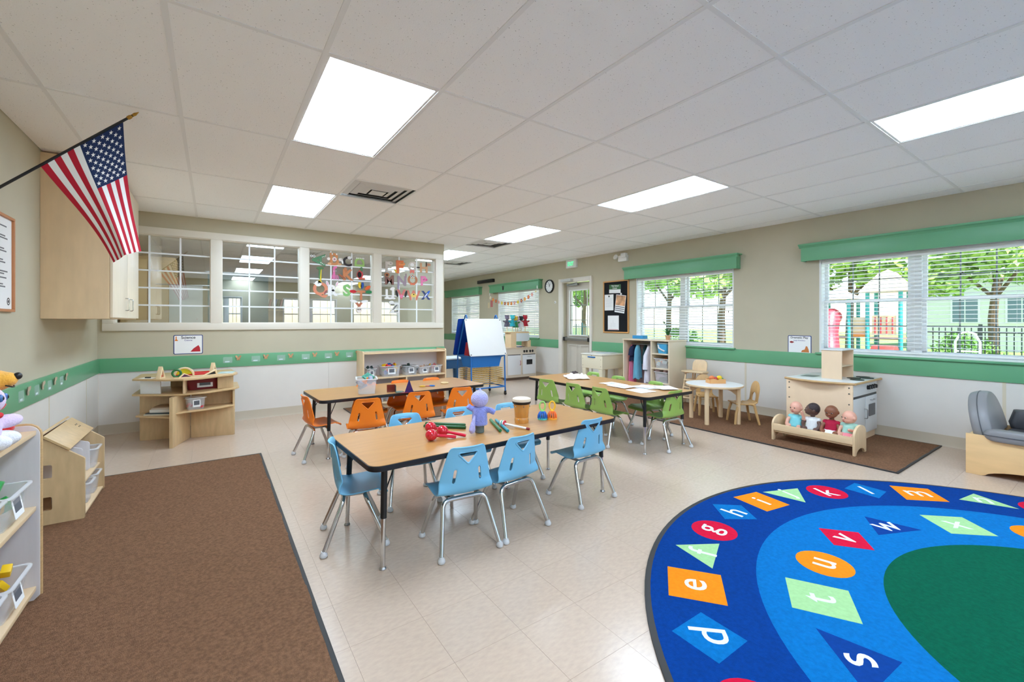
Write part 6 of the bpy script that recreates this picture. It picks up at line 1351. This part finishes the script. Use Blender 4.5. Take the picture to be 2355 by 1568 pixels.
# trees
def leaf_cloud(seed, n, rad, size):
    rnd = random.Random(seed); vs = []; fs = []
    blobs = [(Vector((rnd.uniform(-.6,.6), rnd.uniform(-.6,.6), rnd.uniform(-.5,.6)))*rad, rad*rnd.uniform(.3,.5)) for _ in range(11)]
    for k in range(n):
        c, r = rnd.choice(blobs); d = Vector((rnd.gauss(0,1), rnd.gauss(0,1), rnd.gauss(0,1))).normalized(); p = c+d*r*rnd.uniform(.6,1.05)
        u = Vector((rnd.gauss(0,1), rnd.gauss(0,1), rnd.gauss(0,1))).normalized(); w = u.cross(d).normalized(); s = size*rnd.uniform(.6,1.3); b = len(vs)
        vs += [p-u*s, p+w*s*.5, p+u*s, p-w*s*.5]; fs.append((b, b+1, b+2, b+3))
    mb = MB(); mb.add(vs, fs); return mb.mesh('foliage', smooth=0, fix=False)
LF = [mat('leaf_a', (140,184,66), .7, var=.3, vscale=2), mat('leaf_b', (110,156,64), .7, var=.3, vscale=2), mat('leaf_c', (166,204,100), .7, var=.25, vscale=2)]
CL = [leaf_cloud(k, 2600, 1.0, .085) for k in range(3)]
for c, m in zip(CL, LF): c.materials.append(m)
BARK = mat('bark', (104,84,66), .9, var=.2, vscale=8)
def tree(label, x, y, h, r, k):
    t = thing('shade_tree', label, 'tree', (x, y, -.12), random.uniform(0, 6), 'trees outside the windows')
    MB().tube([(0,0,0),(.05,0,h*.3),(-.04,.05,h*.55),(0,0,h*.75)], [.16,.13,.1,.05], 10).obj('trunk', BARK, t)
    for a in (20, 140, 260): MB().tube([(0,0,h*.45),(.35*r*math.cos(R(a)),.35*r*math.sin(R(a)),h*.62),(.6*r*math.cos(R(a)),.6*r*math.sin(R(a)),h*.75)], [.07,.05,.02], 8).obj('branch', BARK, t)
    inst('foliage', CL[k], t, (0,0,h*.72), (0,0,0), (r, r, r*.85))
tree('leafy tree behind the playground roofs', 21.0, 6.6, 4.6, 2.1, 0); tree('bright tree between playground and white building', 23.5, 3.0, 5.0, 2.1, 2); tree('tree beside the white building', 20.0, -.9, 5.0, 2.1, 1)
tree('tree filling the upper window behind the dress-up unit', 17.0, 9.6, 5.2, 2.4, 2); tree('tree beyond the yard fence near the exit door', 19.0, 19.6, 5.0, 2.2, 0); tree('pale tree past the yard fence', 20.5, 14.6, 5.4, 2.0, 2); tree('far tree outside the garland window', 22.0, 25.0, 6.0, 3.0, 1)
# fence of dark pickets
fe = thing('yard_fence', 'black metal picket fence around the yard', 'fence', (14.0, 0, -.12)); FEM = mat('fence_black', (44,52,52), .5)
pk_me = MB().box(-.009,.009,-.009,.009,.05,1.28).mesh('picket'); pk_me.materials.append(FEM)
fe2 = thing('yard_fence', 'teal metal picket fence seen through the exit door glass', 'fence', (14.0, 0, -.12)); FET = mat('fence_teal', (40,90,96), .5)
for root, y0, y1, m in ((fe, -4.0, 3.0, FEM), (fe2, 12.6, 17.4, FET)):
    for z in (.2, 1.14): MB().box(-.015,.015,y0,y1,z,z+.035).obj('rail', m, root)
    n = int((y1-y0)/.105)
    for k in range(n): inst('picket', pk_me, root, (0, y0+.05+k*.105, 0), m=m)
    for k in range(int((y1-y0)/2)+1): MB().box(-.03,.03,y0+2*k-.03,y0+2*k+.03,0,1.34).obj('post', m, root)
# hedge
HM = mat('hedge_leaf', (98,150,58), .8, var=.3, vscale=3); hed = leaf_cloud(9, 1500, .8, .06); hed.materials.append(HM)
for k, (x, y, l) in enumerate(((15.6,-2.6,'hedge shrub at the fence end'),(15.5,-.9,'hedge shrub behind the fence before the white building'),(15.7,.75,'round hedge shrub behind the fence'),(15.6,2.35,'hedge shrub behind the fence beside the playground'),(17.5,11.5,'low shrub outside the dress-up window'))):
    t = thing('hedge_shrub', l, 'shrub', (x, y, -.12), k*1.3, 'hedge shrubs outside'); inst('foliage', hed, t, (0,0,.6), (0,0,0), (1,1,.85)); MB().cyl((0,0,0), (0,0,.6), .05, .03, 8).obj('stem', BARK, t)
# white building with windows
bd_ = thing('white_building', 'pale neighbouring building with dark windows behind the fence', 'building', (30, 0, -.12)); BWM = mat('siding', (222,218,212), .8, var=.04, vscale=1)
MB().box(0, 6, -9, 6.2, 0, 3.6).obj('wall', BWM, bd_); MB().prism([(-.6,3.6),(6.6,3.6),(3,5.2)], -6.4, 9.4, basis((0,0,0), (1,0,0), (0,0,1))).obj('roof', mat('shingle_roof', (150,146,146), .9, var=.1, vscale=6), bd_)
for y in (-6,-4.2,-2.4,-.6,1.2,3.0,4.8):
    w = MB().box(-.03,.0,y-.5,y+.5,1.3,2.7).obj('window', mat('far_window_frame', (236,236,236), .5), bd_); MB().box(-.035,-.03,y-.43,y-.02,1.37,2.63).obj('pane', mat('far_glass', (110,130,148), .2), w); MB().box(-.035,-.03,y+.02,y+.43,1.37,2.63).obj('pane', MATS['far_glass'], w)
# playground
TEAL = mat('play_teal', (50,164,166), .4); TAN = mat('play_tan', (226,204,164), .6); PRED = mat('play_red', (206,58,74), .4); PORA = mat('play_orange', (226,146,66), .5)
def tower(label, cx, cy, w, eave, apex, m):
    t = thing('play_tower', label, 'play structure', (cx, cy, -.09), 0, 'playground towers')
    for sx in (-1, 1):
        for sy in (-1, 1): MB().cyl((sx*w*.42, sy*w*.42, 0), (sx*w*.42, sy*w*.42, eave+.12), .055, n=14).obj('post', TEAL, t)
    e, a = eave+.09, apex+.09; s = w*.62
    MB().add([(-s,-s,e),(s,-s,e),(s,s,e),(-s,s,e),(-s*.32,-s*.32,a-.12),(s*.32,-s*.32,a-.12),(s*.32,s*.32,a-.12),(-s*.32,s*.32,a-.12),(0,0,a)], [(0,1,5,4),(1,2,6,5),(2,3,7,6),(3,0,4,7),(4,5,8),(5,6,8),(6,7,8),(7,4,8),(3,2,1,0)]).obj('roof', m, t, smooth=0)
    MB().box(-w*.42, w*.42, -w*.42, w*.42, .82, .88).obj('deck', mat('play_deck', (150,110,90), .6), t)
    return t
t = tower('playground tower with tan pyramid roof and bar panel', 17.3, 4.45, .95, 2.2, 2.9, TAN)
MB().box(-.42,-.40,-.3,.28,.95,1.55).obj('panel', TAN, t)
for k in range(4): MB().cyl((-.43,-.22+.14*k,1.0), (-.43,-.22+.14*k,1.5), .018, n=8).obj('bar', PRED, t)
t = tower('playground tower with white pyramid roof and red slide', 17.3, 5.75, 1.0, 2.0, 2.4, mat('play_white', (205,202,198), .6))
pn = thing('play_bridge', 'tan bridge panel with orange rail between the towers', 'play structure', (17.0, 5.12, -.09)); MB().box(-.02,.02,-.30,.30,1.0,1.5).obj('panel', TAN, pn, .01); MB().box(-.04,.04,-.30,.30,.88,1.0).obj('rail', PORA, pn, .01); MB().box(-.02,.02,-.30,-.26,0,.88).obj('post', TEAL, pn); MB().box(-.02,.02,.26,.30,0,.88).obj('post', TEAL, pn)
sl = thing('playground_slide', 'red curved slide beside the white roofed tower', 'slide', (16.5, 5.82, -.09)); MB().tube([(.45,0,1.55),(.25,0,1.45),(.0,-.05,1.0),(-.1,-.12,.55),(-.35,-.2,.3)], [.3,.3,.28,.28,.28], 14).obj('tube_slide', PRED, sl)
br = thing('play_barrel', 'dark red barrel crawl tunnel under the tan roofed tower', 'play structure', (16.6, 4.35, -.09)); MB().cyl((0,-.28,.36), (0,.28,.36), .3, n=20).obj('barrel', mat('barrel_red', (140,58,52), .5), br, .02); MB().box(-.2,.2,-.2,.2,0,.1).obj('cradle', TAN, br)
bn_ = thing('garden_arch', 'small white garden arch chair by the fence', 'garden chair', (12.2, 1.92, -.12)); MB().tube([(0,-.17,0),(0,-.17,1.0),(0,-.1,1.16),(0,0,1.2),(0,.1,1.16),(0,.17,1.0),(0,.17,0)], .02, 8).obj('arch', WHITE, bn_)
for z in (.45, .62, .8): MB().box(-.012,.012,-.16,.16,z,z+.03).obj('cross_slat', WHITE, bn_)
MB().box(-.25,.0,-.17,.17,.42,.45).obj('seat', WHITE, bn_)
for s in (-1, 1): MB().box(-.25,-.22,s*.15-.015,s*.15+.015,0,.42).obj('leg', WHITE, bn_)
# =================================================================== empties moved to the base of their things
def rebase(t, x, y, z):
    d = Vector((x, y, z)) - t.location; t.location = (x, y, z)
    for c in t.children: c.location = c.location - d
rebase(fg, -1.07, 3.5, 1.89); rebase(fn, -1.07, 3.86, 1.645); rebase(ss, -.23, 6.0, 0); rebase(isl, 5.77, 1.98, .011); rebase(ac, 5.64, .3, 0); rebase(gl, 6.08, 8.83, 1.9)
rebase(wo, 1.07, 6.65, 1.175); rebase(dr, 6.2, 6.64, 0)
